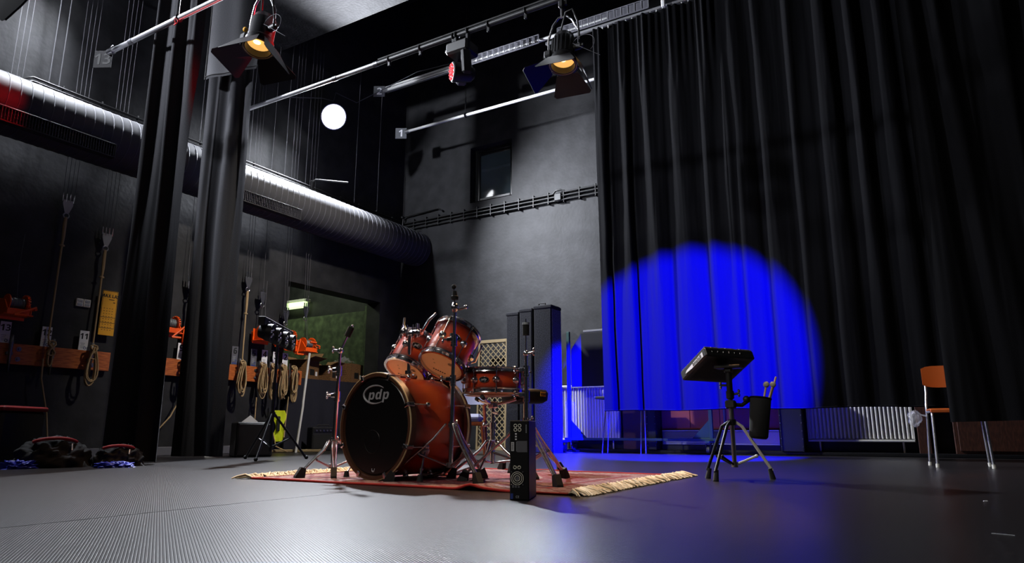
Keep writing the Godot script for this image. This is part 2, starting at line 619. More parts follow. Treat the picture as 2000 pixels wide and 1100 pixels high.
	b.bx(V(-10.2, 3.9, -7.6), V(4.4, 0.2, 3.6))
	struct("ceiling", b, M.dark_ceiling, "dark ceiling of the alcove", "ceiling")


# ---------------------------------------------------------------- things along the back wall
func radiator(label: String, x0: float, x1: float, y0: float, y1: float, z: float) -> void:
	var o := thing("radiator", label, "radiator", V((x0 + x1) / 2, 0, z))
	var w := x1 - x0
	var b := MB.new()
	b.bx(V(0, (y0 + y1) / 2, -0.045), V(w, y1 - y0, 0.02), 0.004)
	b.bx(V(0, y0 + 0.012, 0), V(w, 0.024, 0.05), 0.006)
	b.bx(V(0, y1 - 0.012, 0), V(w, 0.024, 0.05), 0.006)
	for s in [-1.0, 1.0]:
		b.bx(V(s * (w / 2 - 0.004), (y0 + y1) / 2, -0.02), V(0.008, y1 - y0, 0.07), 0.002)
	part("panel", b, M.white_paint, o)
	var n := int(w / 0.0415)
	var st := w / n
	var rb := MB.new()
	rb.bx(V(0, 0, 0), V(st * 0.62, y1 - y0 - 0.06, 0.035), 0.010)
	var rm := rb.mesh()
	for k in n:
		part("rib", rm, M.white_paint, o, T(V(-w / 2 + st * (k + 0.5), (y0 + y1) / 2, -0.018)))
	for s in [-1.0, 1.0]:
		b = MB.new()
		b.cyl(V(s * (w / 2 - 0.12), 0, -0.05), V(s * (w / 2 - 0.12), y0 + 0.02, -0.05), 0.011, 8)
		part("pipe", b, M.white_paint, o)

func caster(b: MB, p: Vector3, r: float) -> void:
	b.cyl(p + V(-0.018, r, 0), p + V(0.018, r, 0), r, 14)
	b.bx(p + V(-0.026, r + 0.035, 0), V(0.006, 0.09, 0.05), 0.001)
	b.bx(p + V(0.026, r + 0.035, 0), V(0.006, 0.09, 0.05), 0.001)
	b.bx(p + V(0, r + 0.082, 0), V(0.075, 0.012, 0.075), 0.002)

func back_wall_things() -> void:
	radiator("white ribbed radiator low on the wall between the rolling frame and the curtain edge", -4.60, -3.70, 0.155, 0.93, -9.10)
	radiator("white ribbed radiator below the big curtain beside the wooden post", -1.285, -0.17, 0.16, 0.80, -9.10)
	# wooden post and dado
	var b := MB.new()
	b.bx(V(-0.08, 0.5, -9.12), V(0.125, 1.0, 0.12), 0.006)
	one("wooden_post", b, M.brown_wood, "dark brown wooden post at the right end of the radiator", "post")
	var o := thing("wood_cabinet", "low brown wooden wall cabinet behind the school chair", "cabinet", V(1.2, 0, -9.0))
	b = MB.new()
	b.bx(V(0, 0.45, -0.1), V(2.0, 0.9, 0.18), 0.006)
	part("body", b, M.brown_wood, o)
	for k in 3:
		b = MB.new()
		b.bx(V(-0.65 + k * 0.65, 0.46, 0.0), V(0.62, 0.78, 0.022), 0.004)
		part("door", b, M.brown_wood, o)
	# red panelling over an aluminium ledge
	o = thing("red_panelling", "brick red wall boarding seen under the hem of the blue lit curtain", "panelling", V(-2.34, 0, -9.178))
	for k in 4:
		b = MB.new()
		b.bx(V(-0.585 + k * 0.39, 0.535, 0), V(0.384, 0.46, 0.03), 0.003)
		part("board", b, M.red_board, o)
	for k in 2:
		b = MB.new()
		b.bx(V(0.06 + k * 0.11, 0.53, 0.025), V(0.025, 0.44, 0.016), 0.003)
		part("upright", b, M.steel if k == 0 else M.black_metal, o)
	o = thing("metal_step", "aluminium faced step under the red boarding", "step", V(-2.345, 0, -9.115))
	b = MB.new()
	b.bx(V(0, 0.2, 0), V(1.48, 0.15, 0.1), 0.003)
	part("face", b, M.dull_chrome, o)
	b = MB.new()
	b.bx(V(0, 0.287, 0.0), V(1.48, 0.02, 0.11), 0.003)
	b.bx(V(0, 0.118, 0.0), V(1.48, 0.014, 0.11), 0.003)
	part("edge_trim", b, M.alu, o)
	b = MB.new()
	b.bx(V(0, 0.057, -0.02), V(1.5, 0.11, 0.1), 0.003)
	part("kickboard", b, M.black_metal, o)
	b = MB.new()
	b.bx(V(-3.465, 0.4, -9.15), V(0.40, 0.8, 0.04), 0.004)
	one("brown_board", b, M.brown_board, "plain brown board standing between the white radiator and a black case", "board")
	for k in 2:
		o = thing("equipment_case", ["black upright case with riveted edges left of the red boarding", "black upright case with riveted edges between the red boarding and the right radiator"][k], "case", V([-3.18, -1.44][k], 0, -9.02), 0, "black upright cases")
		b = MB.new()
		b.bx(V(0, 0.47, 0), V([0.12, 0.25][k], 0.86, 0.22), 0.008)
		part("body", b, M.black_plastic, o)
		b = MB.new()
		for s in [-1.0, 1.0]:
			b.bx(V(s * [0.055, 0.12][k], 0.47, 0.105), V(0.02, 0.86, 0.02), 0.004)
		part("edge_strip", b, M.black_metal, o)
		b = MB.new()
		for j in 9:
			for s in [-1.0, 1.0]:
				b.ball(V(s * [0.055, 0.12][k], 0.1 + j * 0.092, 0.116), 0.006, 6)
		stuff(part("rivets", b, M.steel, o))
	# rolling frame
	o = thing("rolling_frame", "long dark green wheeled frame carrying a black panel behind the curtain", "trolley", V(-3.34, 0, -8.80))
	for s in [-1.0, 1.0]:
		b = MB.new()
		b.bx(V(s * 0.98, 0.92, 0), V(0.045, 1.5, 0.045), 0.004)
		part("upright", b, M.green_metal, o)
	b = MB.new()
	b.bx(V(0.0, 0.175, 0), V(2.1, 0.035, 0.05), 0.004)
	part("base_bar", b, M.green_metal, o)
	b = MB.new()
	b.bx(V(0.12, 1.66, 0), V(1.72, 0.03, 0.03), 0.004)
	part("top_bar", b, M.alu, o)
	for s in [-1.0, 1.0]:
		b = MB.new()
		b.prism(T(V(s * 0.98 - (0.0 if s < 0 else 0.0), 0.18, -0.02)), PackedVector2Array([Vector2(0, 0), Vector2(-s * 0.26, 0), Vector2(0, 0.27)]), 0.006)
		part("gusset", b, M.green_metal, o)
		for d in [-1.0, 1.0]:
			b = MB.new()
			caster(b, V(s * 0.98, 0.0, d * 0.17), 0.05)
			part("caster", b, M.black_plastic, o)
		b = MB.new()
		b.bx(V(s * 0.98, 0.15, 0), V(0.05, 0.03, 0.42), 0.004)
		part("foot_bar", b, M.green_metal, o)
	b = MB.new()
	b.prism(T(V(-0.93, 0.89, -0.01)), PackedVector2Array([Vector2(0, 0), Vector2(1.9, 0), Vector2(1.9, 0.74), Vector2(0.16, 0.74), Vector2(0, 0.52)]), 0.03)
	part("panel", b, M.black_cloth, o)
	# folding table with thin chrome legs, its top hidden by the curtain
	o = thing("folding_table", "folding table on thin chrome legs hidden behind the blue lit curtain", "table", V(-3.35, 0, -8.45))
	b = MB.new()
	b.bx(V(0, 0.7, 0), V(0.66, 0.03, 0.5), 0.006)
	part("tabletop", b, M.black_plastic, o)
	for s in [-1.0, 1.0]:
		for d in [-1.0, 1.0]:
			b = MB.new()
			b.cyl(V(s * 0.24, 0.69, d * 0.05), V(s * 0.24 + (-0.06 if s < 0 else -0.02), 0.0, d * 0.09), 0.009, 8)
			part("leg", b, M.chrome, o)
	# three tall padded flats
	for k in 3:
		o = thing("padded_flat", ["tall grey felt covered box with a pale right side, foremost of three", "tall grey felt covered box, middle one of three behind the drums", "tall grey felt covered box, furthest left of three beside the lattice"][k], "box", V([-4.43, -4.72, -4.96][k], 0, [-8.38, -8.42, -8.46][k]), 0, "tall padded boxes")
		var h: float = [1.985, 1.97, 1.945][k]
		b = MB.new()
		b.bx(V(0, h / 2, 0), V(0.27 if k == 0 else 0.2, h, 0.30), 0.012)
		part("body", b, M.felt_grey, o)
		b = MB.new()
		b.bx(V(0, h - 0.03, 0.0), V(0.28 if k == 0 else 0.21, 0.04, 0.312), 0.006)
		part("rim", b, M.felt_grey, o)
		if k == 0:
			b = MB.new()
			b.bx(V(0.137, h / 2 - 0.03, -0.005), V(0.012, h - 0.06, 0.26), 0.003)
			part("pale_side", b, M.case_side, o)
			b = MB.new()
			for s in [-1.0, 1.0]: b.bx(V(-0.03 + s * 0.05, h + 0.012, 0.1), V(0.012, 0.03, 0.02), 0.003)
			b.bx(V(-0.03, h + 0.03, 0.1), V(0.11, 0.012, 0.02), 0.004)
			part("handle", b, M.black_plastic, o)
	# trellis
	o = thing("lattice_panel", "pale wooden lattice panel leaning against the back wall", "trellis", V(-5.735, 0, -8.98))
	o.rotation.x = deg_to_rad(-2.0)
	for s in [-1.0, 1.0]:
		b = MB.new()
		b.bx(V(s * 0.252, 0.84, 0), V(0.036, 1.68, 0.034), 0.004)
		part("stile", b, M.lattice_wood, o)
		b = MB.new()
		b.bx(V(0, 0.84 + s * 0.815, 0), V(0.47, 0.05, 0.034), 0.004)
		part("rail", b, M.lattice_wood, o)
	for layer in 2:
		var sg := 1.0 if layer == 0 else -1.0
		for k in range(-9, 25):
			# line x = sg * (y - y0); clipped to the opening
			var y0 := 0.09 + k * 0.094
			var pts := []
			var ya := maxf(0.05, y0 - 0.236 if true else 0.0)
			var yb := minf(1.63, y0 + 0.236)
			if yb - ya < 0.03: continue
			var p0 := V(sg * (ya - y0), ya, -0.006 + layer * 0.01)
			var p1 := V(sg * (yb - y0), yb, -0.006 + layer * 0.01)
			b = MB.new()
			var dd := (p1 - p0)
			b.box(T((p0 + p1) / 2, Basis(V(0, 0, 1), atan2(dd.y, dd.x))), V(dd.length(), 0.0125, 0.008))
			part("slat", b, M.lattice_wood, o)
	# upholstered chairs behind the kit
	armchair("wooden armchair with grey woven back behind the drum kit", V(-5.05, 0, -7.25), deg_to_rad(30))
	# rails on the back wall
	o = thing("conduit_run", "three black conduits running side by side across the back wall under the window", "conduit", V(0, 0, -9.2))
	for k in 3:
		var y: float = [3.80, 3.865, 3.92][k]
		b = MB.new()
		b.tube([V(-7.75, y, 0.035), V(-5.0, y + 0.01, 0.035), V(-4.72, y + 0.012, 0.036), V(-4.66, y + (0.05 if k == 2 else 0.0), 0.06), V(-4.58, y + (0.05 if k == 2 else 0.0), 0.06), V(-4.5, y + 0.015, 0.036), V(-2.0, y + 0.03, 0.035)], 0.016, 8)
		part("conduit", b, M.black_pipe, o)
	for k in 20:
		b = MB.new()
		b.bx(V(-7.5 + k * 0.27, 3.87, 0.03), V(0.016, 0.2, 0.05), 0.003)
		part("clip", b, M.black_pipe, o)
	b = MB.new()
	b.bx(V(-4.62, 3.855, 0.05), V(0.12, 0.12, 0.07), 0.01)
	part("junction_box", b, M.black_pipe, o)
	o = thing("conduit_bend", "short black conduit bend in the corner above the duct", "conduit", V(-7.72, 3.9, -9.12))
	b = MB.new()
	b.tube([V(0, -0.1, 0), V(0, 0.1, 0), V(0.03, 0.14, -0.02), V(0.75, 0.18, -0.03), V(0.85, 0.12, -0.03)], 0.014, 8)
	part("pipe", b, M.black_pipe, o)
	b = MB.new()
	b.ball(V(0, 0.12, 0.02), 0.03, 8)
	part("elbow", b, M.black_pipe, o)

func armchair(label: String, at: Vector3, turn: float) -> void:
	var o := thing("armchair", label, "chair", at, turn)
	var b := MB.new()
	b.bx(V(0, 0.44, 0.02), V(0.5, 0.1, 0.48), 0.04)
	part("seat_cushion", b, M.grey_cushion, o)
	b = MB.new()
	var g := []
	for i in 9:
		var row := []
		for j in 7:
			var u := i / 8.0 - 0.5
			var y := 0.62 + j * 0.055
			row.append(V(u * 0.5, y, -0.26 - (y - 0.5) * 0.22 - 0.05 * (1.0 - 4.0 * u * u)))
		g.append(row)
	b.grid(g)
	for i in 9:
		for j in 7: g[i][j] += V(0, 0, 0.045)
	b.grid(g)
	part("backrest", b, M.grey_cushion, o)
	b = MB.new()
	b.tube([V(-0.27, 0.60, -0.27), V(-0.275, 0.96, -0.35), V(-0.2, 1.0, -0.385), V(0, 1.01, -0.40), V(0.2, 1.0, -0.385), V(0.275, 0.96, -0.35), V(0.27, 0.60, -0.27)], 0.018, 8)
	part("back_frame", b, M.beech, o)
	b = MB.new()
	b.bx(V(0, 0.37, 0), V(0.54, 0.045, 0.5), 0.01)
	part("seat_frame", b, M.beech, o)
	for s in [-1.0, 1.0]:
		b = MB.new()
		b.cyl(V(s * 0.25, 0.38, 0.22), V(s * 0.29, 0, 0.27), 0.022, 10, 0.014)
		part("leg", b, M.beech, o)
		b = MB.new()
		b.cyl(V(s * 0.25, 0.62, -0.27), V(s * 0.29, 0, -0.31), 0.022, 10, 0.014)
		part("leg", b, M.beech, o)


# ---------------------------------------------------------------- things on the left wall
func rope_plate(label: String, z: float, y: float, n_wires: int) -> void:
	# steel fork plate gathering the wires of one batten, a shackle, and the rope tied below it
	var o := thing("rigging_line", label, "rigging line", V(-7.72, 0, z), 0, "hand lines on the left wall")
	var b := MB.new()
	var w := 0.052
	b.prism(T(V(0, y, 0), Basis(Vector3.UP, PI / 2)), PackedVector2Array([Vector2(-0.022, -0.09), Vector2(0.022, -0.09), Vector2(w, 0.0), Vector2(w, 0.05), Vector2(-w, 0.05), Vector2(-w, 0.0)]), 0.008)
	part("plate", b, M.steel, o)
	for k in n_wires:
		var dz := (k - (n_wires - 1) / 2.0) * 0.036
		b = MB.new()
		b.tube([V(0.004, y + 0.05, dz), V(0.0, y + 0.16, dz * 1.1), V(-0.03, y + 1.6, dz * 1.3), V(-0.03, 6.2, dz * 1.6)], 0.0024, 5)
		part("wire", b, M.wire, o)
		b = MB.new()
		b.cyl(V(0.004, y + 0.03, dz), V(0.002, y + 0.12, dz * 1.05), 0.008, 6)
		part("ferrule", b, M.chrome, o)
	b = MB.new()
	b.torus(T(V(0, y - 0.12, 0), Basis(Vector3.FORWARD, PI / 2)), 0.028, 0.008, 14)
	part("shackle", b, M.dull_chrome, o)
	b = MB.new()
	b.tube([V(0, y - 0.14, 0), V(0.008, y - 0.22, 0.006), V(-0.004, y - 0.34, -0.004), V(0.0, y - 0.46, 0), V(0.02, 1.22, 0.01), V(0.05, 1.16, 0.0)], [0.016, 0.019, 0.017, 0.011, 0.009, 0.009], 7)
	part("rope", b, M.rope, o)
	b = MB.new()
	b.ball(V(0, y - 0.45, 0), 0.02, 8, V(1, 0.7, 1.6))
	part("knot", b, M.rope, o)

func rope_coil(label: String, z: float, loops: int, drop: float, width: float, tail: float, seed_: int) -> void:
	var r := RandomNumberGenerator.new()
	r.seed = seed_
	var o := thing("rope_coil", label, "rope", V(-7.68, 1.11, z), 0, "rope coils on the pins")
	for k in loops:
		var b := MB.new()
		var pts := []
		var dr := drop * r.randf_range(0.72, 1.06)
		var wd := width * r.randf_range(0.65, 1.1)
		var off := r.randf_range(-0.3, 0.3) * width
		var x0 := 0.035 + k * 0.013
		for j in 20:
			var a := TAU * j / 20.0
			var yy := cos(a)
			var wid := wd * (0.62 - 0.38 * yy)
			pts.append(V(x0 + r.randf_range(-0.002, 0.002), 0.05 - dr * 0.5 + dr * 0.5 * yy, off * (0.5 - 0.5 * yy) + sin(a) * wid))
		b.tube(pts, 0.0085, 6, true)
		part("loop", b, M.rope, o)
	var b2 := MB.new()
	var p8 := []
	for j in 36:
		var a := TAU * j / 12.0
		p8.append(V(0.04 + 0.012 * cos(2.0 * a) + j * 0.0006, 0.0 + sin(a) * 0.075, sin(2.0 * a) * 0.036))
	b2.tube(p8, 0.0085, 6)
	part("hitch", b2, M.rope, o)
	if tail > 0.0:
		b2 = MB.new()
		var y := -drop * 0.6
		b2.tube([V(0.06, y + 0.25, 0.03), V(0.065, y, 0.035), V(0.05, y - tail * 0.5, -0.01), V(0.04, y - tail, -0.05)], [0.0085, 0.0085, 0.0085, 0.012], 6)
		part("tail", b2, M.rope, o)

func pin(z: float, where: String) -> void:
	var o := thing("belaying_pin", "grey steel belaying pin " + where, "pin", V(-7.69, 1.03, z), 0, "belaying pins in the pin rails")
	var b := MB.new()
	b.lathe(T(Vector3.ZERO), [Vector2(0, -0.19), Vector2(0.011, -0.188), Vector2(0.017, 0.0), Vector2(0.019, 0.1), Vector2(0.017, 0.18), Vector2(0, 0.185)], 10, [], true)
	part("shaft", b, M.steel, o)
	b = MB.new()
	b.bx(V(-0.02, 0.0, 0), V(0.03, 0.03, 0.06), 0.004)
	part("collar", b, M.steel, o)

func number_label(s: String, z: float, y: float, dark: bool, where: String) -> void:
	var o := thing("number_label", "%s label with a black number %s, %s" % ["shaded grey" if dark else "white", s, where], "label", V(-7.735, y, z), 0, "number labels")
	var b := MB.new()
	b.bx(V(0, 0, 0), V(0.006, 0.24, 0.095), 0.001)
	part("card", b, M.grey_paint if dark else M.white_card, o)
	part("numeral", letters(s, 0.062 if s.length() > 1 else 0.08), M.black_ink, o, T(V(0.0045, 0.06, 0), Basis(Vector3.UP, PI / 2)))
	b = MB.new()
	for k in 4: b.bx(V(0.0035, -0.015 - k * 0.016, 0.008), V(0.001, 0.006, 0.045 - 0.008 * (k % 2)))
	stuff(part("small_print", b, M.grey_ink, o))
	b = MB.new()
	b.torus(T(V(0.0035, -0.065, -0.018), Basis(Vector3.FORWARD, PI / 2)), 0.012, 0.003, 14, 4)
	b.bx(V(0.0035, -0.1, 0), V(0.001, 0.014, 0.07))
	part("emblem", b, M.blue_ink, o)

func winch(label: String, p: Vector3, crank: float) -> void:
	var o := thing("hand_winch", label, "winch", p, 0, "orange hand winches on the left wall")
	var b := MB.new()
	b.bx(V(-0.06, -0.02, 0), V(0.012, 0.2, 0.26), 0.003)
	b.bx(V(0.03, -0.085, 0), V(0.19, 0.012, 0.26), 0.003)
	b.bx(V(-0.105, -0.02, 0), V(0.09, 0.14, 0.18), 0.004)
	for s in [-1.0, 1.0]:
		b.prism(T(V(0.0, 0, s * 0.105 - 0.005)), PackedVector2Array([Vector2(-0.06, -0.085), Vector2(0.125, -0.085), Vector2(0.125, -0.035), Vector2(0.05, 0.06), Vector2(-0.06, 0.08)]), 0.01)
	part("frame", b, M.orange_paint, o)
	b = MB.new()
	b.bx(V(0.128, -0.06, 0.01), V(0.012, 0.062, 0.2), 0.004)
	part("front_plate", b, M.orange_paint, o)
	b = MB.new()
	var prof := []
	for k in 13: prof.append(Vector2(0.058 + 0.005 * (k % 2), -0.072 + k * 0.012))
	b.lathe(T(V(0.02, 0.03, 0), Basis(Vector3.RIGHT, PI / 2)), prof, 16)
	part("cable_spool", b, M.cable_grey, o)
	for s in [-1.0, 1.0]:
		b = MB.new()
		b.cyl(V(0.02, 0.03, s * 0.078 - 0.004), V(0.02, 0.03, s * 0.078 + 0.004), 0.09, 20)
		part("flange", b, M.orange_paint, o)
	b = MB.new()
	for k in 22:
		var a := TAU * k / 22
		b.box(T(V(0.02 + cos(a) * 0.093, 0.03 + sin(a) * 0.093, -0.085), Basis(V(0, 0, 1), a)), V(0.014, 0.012, 0.022))
	stuff(part("gear_teeth", b, M.orange_paint, o))
	b = MB.new()
	var e := V(0.10, -0.02, -0.135)
	b.cyl(e + V(-0.05, 0, 0), e + V(0.05, 0, 0), 0.012, 8)
	var tip := e + V(0.05, -cos(crank) * 0.2, sin(crank) * 0.2)
	b.tube([e + V(0.05, 0.02, 0), tip], 0.011, 8)
	b.tube([tip, tip + V(0.02, 0, -0.1)], 0.014, 8)
	part("crank", b, M.orange_paint, o)
	b = MB.new()
	b.tube([V(0.03, 0.09, 0.0), V(0.0, 0.4, 0.01), V(-0.01, 0.75, 0.0)], 0.004, 5)
	part("cable", b, M.wire, o)

func left_wall_things() -> void:
	# wooden pin rails: two boards with bolts
	var spans := [[-2.7, -4.26], [-4.84, -7.02]]
	for k in 2:
		var o := thing("pin_rail", ["orange pine pin rail nearest the viewer, under labels 13 to 11", "orange pine pin rail running behind the drapes under labels 6 to 2"][k], "rail", V(-7.755, 1.03, (spans[k][0] + spans[k][1]) / 2))
		var b := MB.new()
		var L: float = absf(spans[k][0] - spans[k][1])
		b.bx(Vector3.ZERO, V(0.05, 0.205, L), 0.004)
		part("board", b, M.pine, o)
		for j in 3:
			for s in [-1.0, 1.0]:
				b = MB.new()
				b.cyl(V(0.026, s * 0.05, L / 2 - 0.65 - j * 0.72), V(0.03, s * 0.05, L / 2 - 0.65 - j * 0.72), 0.024, 12)
				b.cyl(V(0.028, s * 0.05, L / 2 - 0.65 - j * 0.72), V(0.042, s * 0.05, L / 2 - 0.65 - j * 0.72), 0.011, 6)
				part("bolt", b, M.steel, o)
		if k == 1:
			b = MB.new()
			b.tube([V(0.027, 0.06, 0.21), V(0.027, 0.03, 0.20), V(0.027, 0.05, 0.165), V(0.027, 0.035, 0.14), V(0.027, 0.02, 0.18), V(0.027, -0.03, 0.175)], 0.004, 5)
			part("pen_scrawl", b, M.black_ink, o)
	for e in [["13", -3.207, 1.22, false, "cut by the left border above the bare pin"], ["12", -3.584, 1.215, false, "crossed by the rope of the tightly wound pin"], ["11", -3.957, 1.22, false, "above the large oval rope coil"], ["9", -5.10, 1.21, false, "half hidden by the second tall drape"], ["6", -5.865, 1.25, true, "nearest the second drape's right edge"], ["5", -6.165, 1.245, true, "above the wide coil and the black cabinet"], ["4", -6.342, 1.25, false, "just left of the lighting stand's pole"], ["3", -6.529, 1.24, false, "just right of the lighting stand's pole"], ["2", -6.699, 1.24, false, "last of the row by the bent white tube"]]:
		number_label(e[0], e[1], e[2], e[3], e[4])
	for e in [[-3.26, "bare in the rail at the left border of the picture"], [-3.64, "wound about by the tight rope left of the white switches"], [-4.03, "inside the large oval rope coil by the yellow notice"], [-5.16, "half hidden behind the second drape's left edge"], [-5.56, "behind the rope bundle at the second drape's right edge"], [-5.92, "in the thick coil left of the speaker box"], [-6.24, "in the wide coil above the speaker box"], [-6.42, "in the narrow coil just left of the lighting stand's pole"], [-6.61, "in the coil just right of the lighting stand's pole"], [-6.76, "furthest right, above the yellow green cloth"]]:
		pin(e[0], e[1])
	rope_coil("tan rope wound tightly on the pin under number label 12", -3.60, 2, 0.25, 0.035, 0.0, 3)
	rope_coil("large oval rope coil under number label 11, nearest complete coil", -4.02, 4, 0.40, 0.085, 0.0, 4)
	rope_coil("rope coil half hidden by the second drape under label 9", -5.12, 4, 0.34, 0.06, 0.0, 5)
	rope_coil("rope bundle right beside the second drape's right edge", -5.60, 5, 0.36, 0.03, 0.08, 6)
	rope_coil("thick rope coil hanging under the shaded number label 6", -5.92, 6, 0.42, 0.07, 0.0, 7)
	rope_coil("wide rope coil hanging under the shaded number label 5", -6.24, 7, 0.46, 0.075, 0.12, 8)
	rope_coil("narrow rope coil hanging under number label 4", -6.42, 5, 0.44, 0.05, 0.2, 9)
	rope_coil("rope coil hanging under number label 3", -6.60, 6, 0.48, 0.06, 0.1, 10)
	rope_coil("rope coil furthest right, hanging under number label 2", -6.78, 6, 0.46, 0.06, 0.1, 12)
	var ends := [["loose rope end hanging from label 12 to the floor bags", [V(-7.66, 1.0, -3.55), V(-7.66, 0.8, -3.56), V(-7.67, 0.45, -3.66), V(-7.67, 0.2, -3.70)]],
		["loose rope end curving down between the two tall drapes", [V(-7.66, 0.95, -5.12), V(-7.66, 0.72, -5.13), V(-7.63, 0.45, -4.98), V(-7.6, 0.20, -4.74)]],
		["loose rope end hanging down to the black speaker box", [V(-7.66, 0.72, -6.20), V(-7.66, 0.35, -6.2), V(-7.65, 0.0, -6.2)]],
		["loose rope end behind the lighting stand's pole", [V(-7.66, 0.75, -6.5), V(-7.66, 0.3, -6.5), V(-7.6, 0.08, -6.53), V(-7.45, 0.01, -6.6)]],
		["loose rope end hanging from label 2 beside the yellow cloth", [V(-7.66, 0.75, -6.74), V(-7.67, 0.3, -6.72), V(-7.66, 0.2, -6.71)]]]
	for e in ends:
		var b := MB.new()
		var c := Curve3D.new()
		for p in e[1]: c.add_point(p)
		b.tube(e[1], 0.0085, 6)
		var m := one("rope_end", b, M.rope, e[0], "rope", Vector3.ZERO, 0, "loose rope ends")
	# fork plates and hand lines
	for e in [["wire and rope line furthest left, ending at the tightly wound pin", -3.60, 2.66, 4], ["wire and rope line passing beside the white switches and the yellow notice", -4.05, 2.40, 4], ["wire and rope line between the two tall drapes", -5.14, 2.05, 4], ["wire and rope line with the fork plate left of the light bar", -5.97, 2.27, 3]]:
		rope_plate(e[0], e[1], e[2], e[3])
	# steel wire lines ending in hooks above the winches
	for e in [["three steel wires with a fork plate above the light bar", -6.62, 1.90, 3], ["three steel wires with a fork plate in front of the lit opening", -6.98, 2.02, 3], ["single steel wire with a turnbuckle above the left winch", -6.20, 2.10, 1]]:
		var o := thing("winch_line", e[0], "rigging line", V(-7.69, 0, e[1]), 0, "wire lines of the winches")
		var b := MB.new()
		var y: float = e[2]
		b.prism(T(V(0, y, 0), Basis(Vector3.UP, PI / 2)), PackedVector2Array([Vector2(-0.02, -0.1), Vector2(0.02, -0.1), Vector2(0.05, 0.0), Vector2(0.05, 0.05), Vector2(-0.05, 0.05), Vector2(-0.05, 0.0)]), 0.008)
		part("plate", b, M.steel, o)
		for k in e[3]:
			var dz: float = (k - (e[3] - 1) / 2.0) * 0.034
			b = MB.new()
			b.tube([V(0.004, y + 0.05, dz), V(-0.03, y + 1.3, dz * 1.5), V(-0.03, 6.2, dz * 2.0)], 0.0024, 5)
			part("wire", b, M.wire, o)
			b = MB.new()
			b.cyl(V(0.004, y + 0.02, dz), V(0.003, y + 0.1, dz * 1.05), 0.008, 6)
			part("ferrule", b, M.chrome, o)
		b = MB.new()
		b.torus(T(V(0, y - 0.13, 0), Basis(V(0, 0, 1), PI / 2)), 0.03, 0.008, 14)
		part("hook", b, M.dull_chrome, o)
		b = MB.new()
		b.tube([V(0, y - 0.15, 0), V(0.02, 1.62, 0)], 0.005, 5)
		part("lower_wire", b, M.wire, o)
	# plain wires from floor pulleys to the roof, bare on the upper wall
	var wires := [[-2.95, 3], [-3.25, 1], [-3.35, 1], [-4.42, 3], [-4.62, 1], [-5.75, 4], [-6.45, 1], [-6.85, 1], [-7.9, 1], [-8.45, 1]]
	var wl := ["set of thin wires at the far left of the upper wall", "single pale wire beside the spiral cable", "single thin wire left of batten 13's end", "set of lit wires just left of the first tall drape", "single lit wire grazing the first tall drape", "set of four wires right of the second tall drape", "pale single wire left of the bracket arm", "pale rope wire passing behind the bracket arm", "single wire right under the bright floodlight", "single wire near the corner of the walls"]
	for k in wires.size():
		var o := thing("roof_wire", wl[k], "wire", V(-7.74, 0, wires[k][0]), 0, "bare wires on the upper left wall")
		for j in wires[k][1]:
			var b := MB.new()
			var dz: float = (j - (wires[k][1] - 1) / 2.0) * 0.05
			b.tube([V(0, 3.2, dz), V(0, 5.0, dz * 1.1), V(0.01, 6.4, dz * 1.2)], 0.003 if wires[k][1] > 1 else 0.0045, 5)
			part("wire", b, M.wire, o)
	# winches
	winch("orange hand winch at the left edge under the red lit duct", V(-7.66, 1.48, -3.22), 1.2)
	winch("orange hand winch whose spool shows right beside the first drape", V(-7.66, 1.50, -4.84), 0.9)
	winch("orange hand winch cut by the second drape's left edge", V(-7.66, 1.43, -5.22), 0.2)
	winch("orange hand winch left of the lighting stand's pole", V(-7.66, 1.56, -6.24), -0.6)
	winch("orange hand winch right of the lighting stand's pole", V(-7.66, 1.55, -6.62), 0.25)
	winch("orange hand winch furthest right, in front of the green alcove wall", V(-7.64, 1.48, -6.97), 1.9)
	# notices and switches
	var o := thing("load_notice", "yellow load notice sheet hanging beside the first drape", "notice", V(-7.72, 1.565, -4.17))
	var b := MB.new()
	b.bx(V(0, 0, 0), V(0.006, 0.5, 0.17), 0.001)
	part("sheet", b, M.yellow_card, o)
	part("title", letters("MAX LAST", 0.035), M.black_ink, o, T(V(0.0045, 0.19, -0.012), Basis(Vector3.UP, PI / 2)))
	b = MB.new()
	for k in 4: b.bx(V(0.0035, [0.245, -0.05, -0.11, -0.17][k], 0), V(0.001, 0.005, 0.165))
	for s in [-1.0, 1.0]: b.bx(V(0.0035, 0.04, s * 0.079), V(0.001, 0.41, 0.004))
	part("ruled_lines", b, M.black_ink, o)
	b = MB.new()
	b.bx(V(0.0035, 0.15, -0.02), V(0.001, 0.01, 0.06))
	b.bx(V(0.0035, 0.12, -0.05), V(0.001, 0.012, 0.022))
	for r in 9:
		for c in 4:
			b.bx(V(0.0035, 0.05 - r * 0.03, 0.05 - c * 0.03), V(0.001, 0.006, 0.014))
	stuff(part("small_print", b, mat("brown_ink", Color(0.35, 0.2, 0.02)), o))
	for k in 2:
		o = thing("light_switch", ["white double rocker switch, left of the pair on the dark wall", "white double rocker switch, right of the pair beside the rope"][k], "switch", V(-7.785, 1.645, [-3.885, -3.962][k]), 0, "white switches")
		b = MB.new()
		b.bx(Vector3.ZERO, V(0.03, 0.085, 0.072), 0.004)
		part("plate", b, M.white_paint, o)
		for s in [-1.0, 1.0]:
			b = MB.new()
			b.box(T(V(0.016, s * 0.018, 0), Basis(V(0, 0, 1), 0.1)), V(0.008, 0.026, 0.05), 0.002)
			part("rocker", b, M.grey_ink, o)
	# spiral duct with grilles
	o = thing("air_duct", "pale spiral wound air duct running along the upper left wall to the corner", "duct", V(-7.42, 3.40, -5.9))
	b = MB.new()
	b.cyl(V(0, 0, 7.4), V(0, 0, -3.28), 0.30, 40)
	part("pipe", b, M.duct, o)
	b = MB.new()
	var helix := []
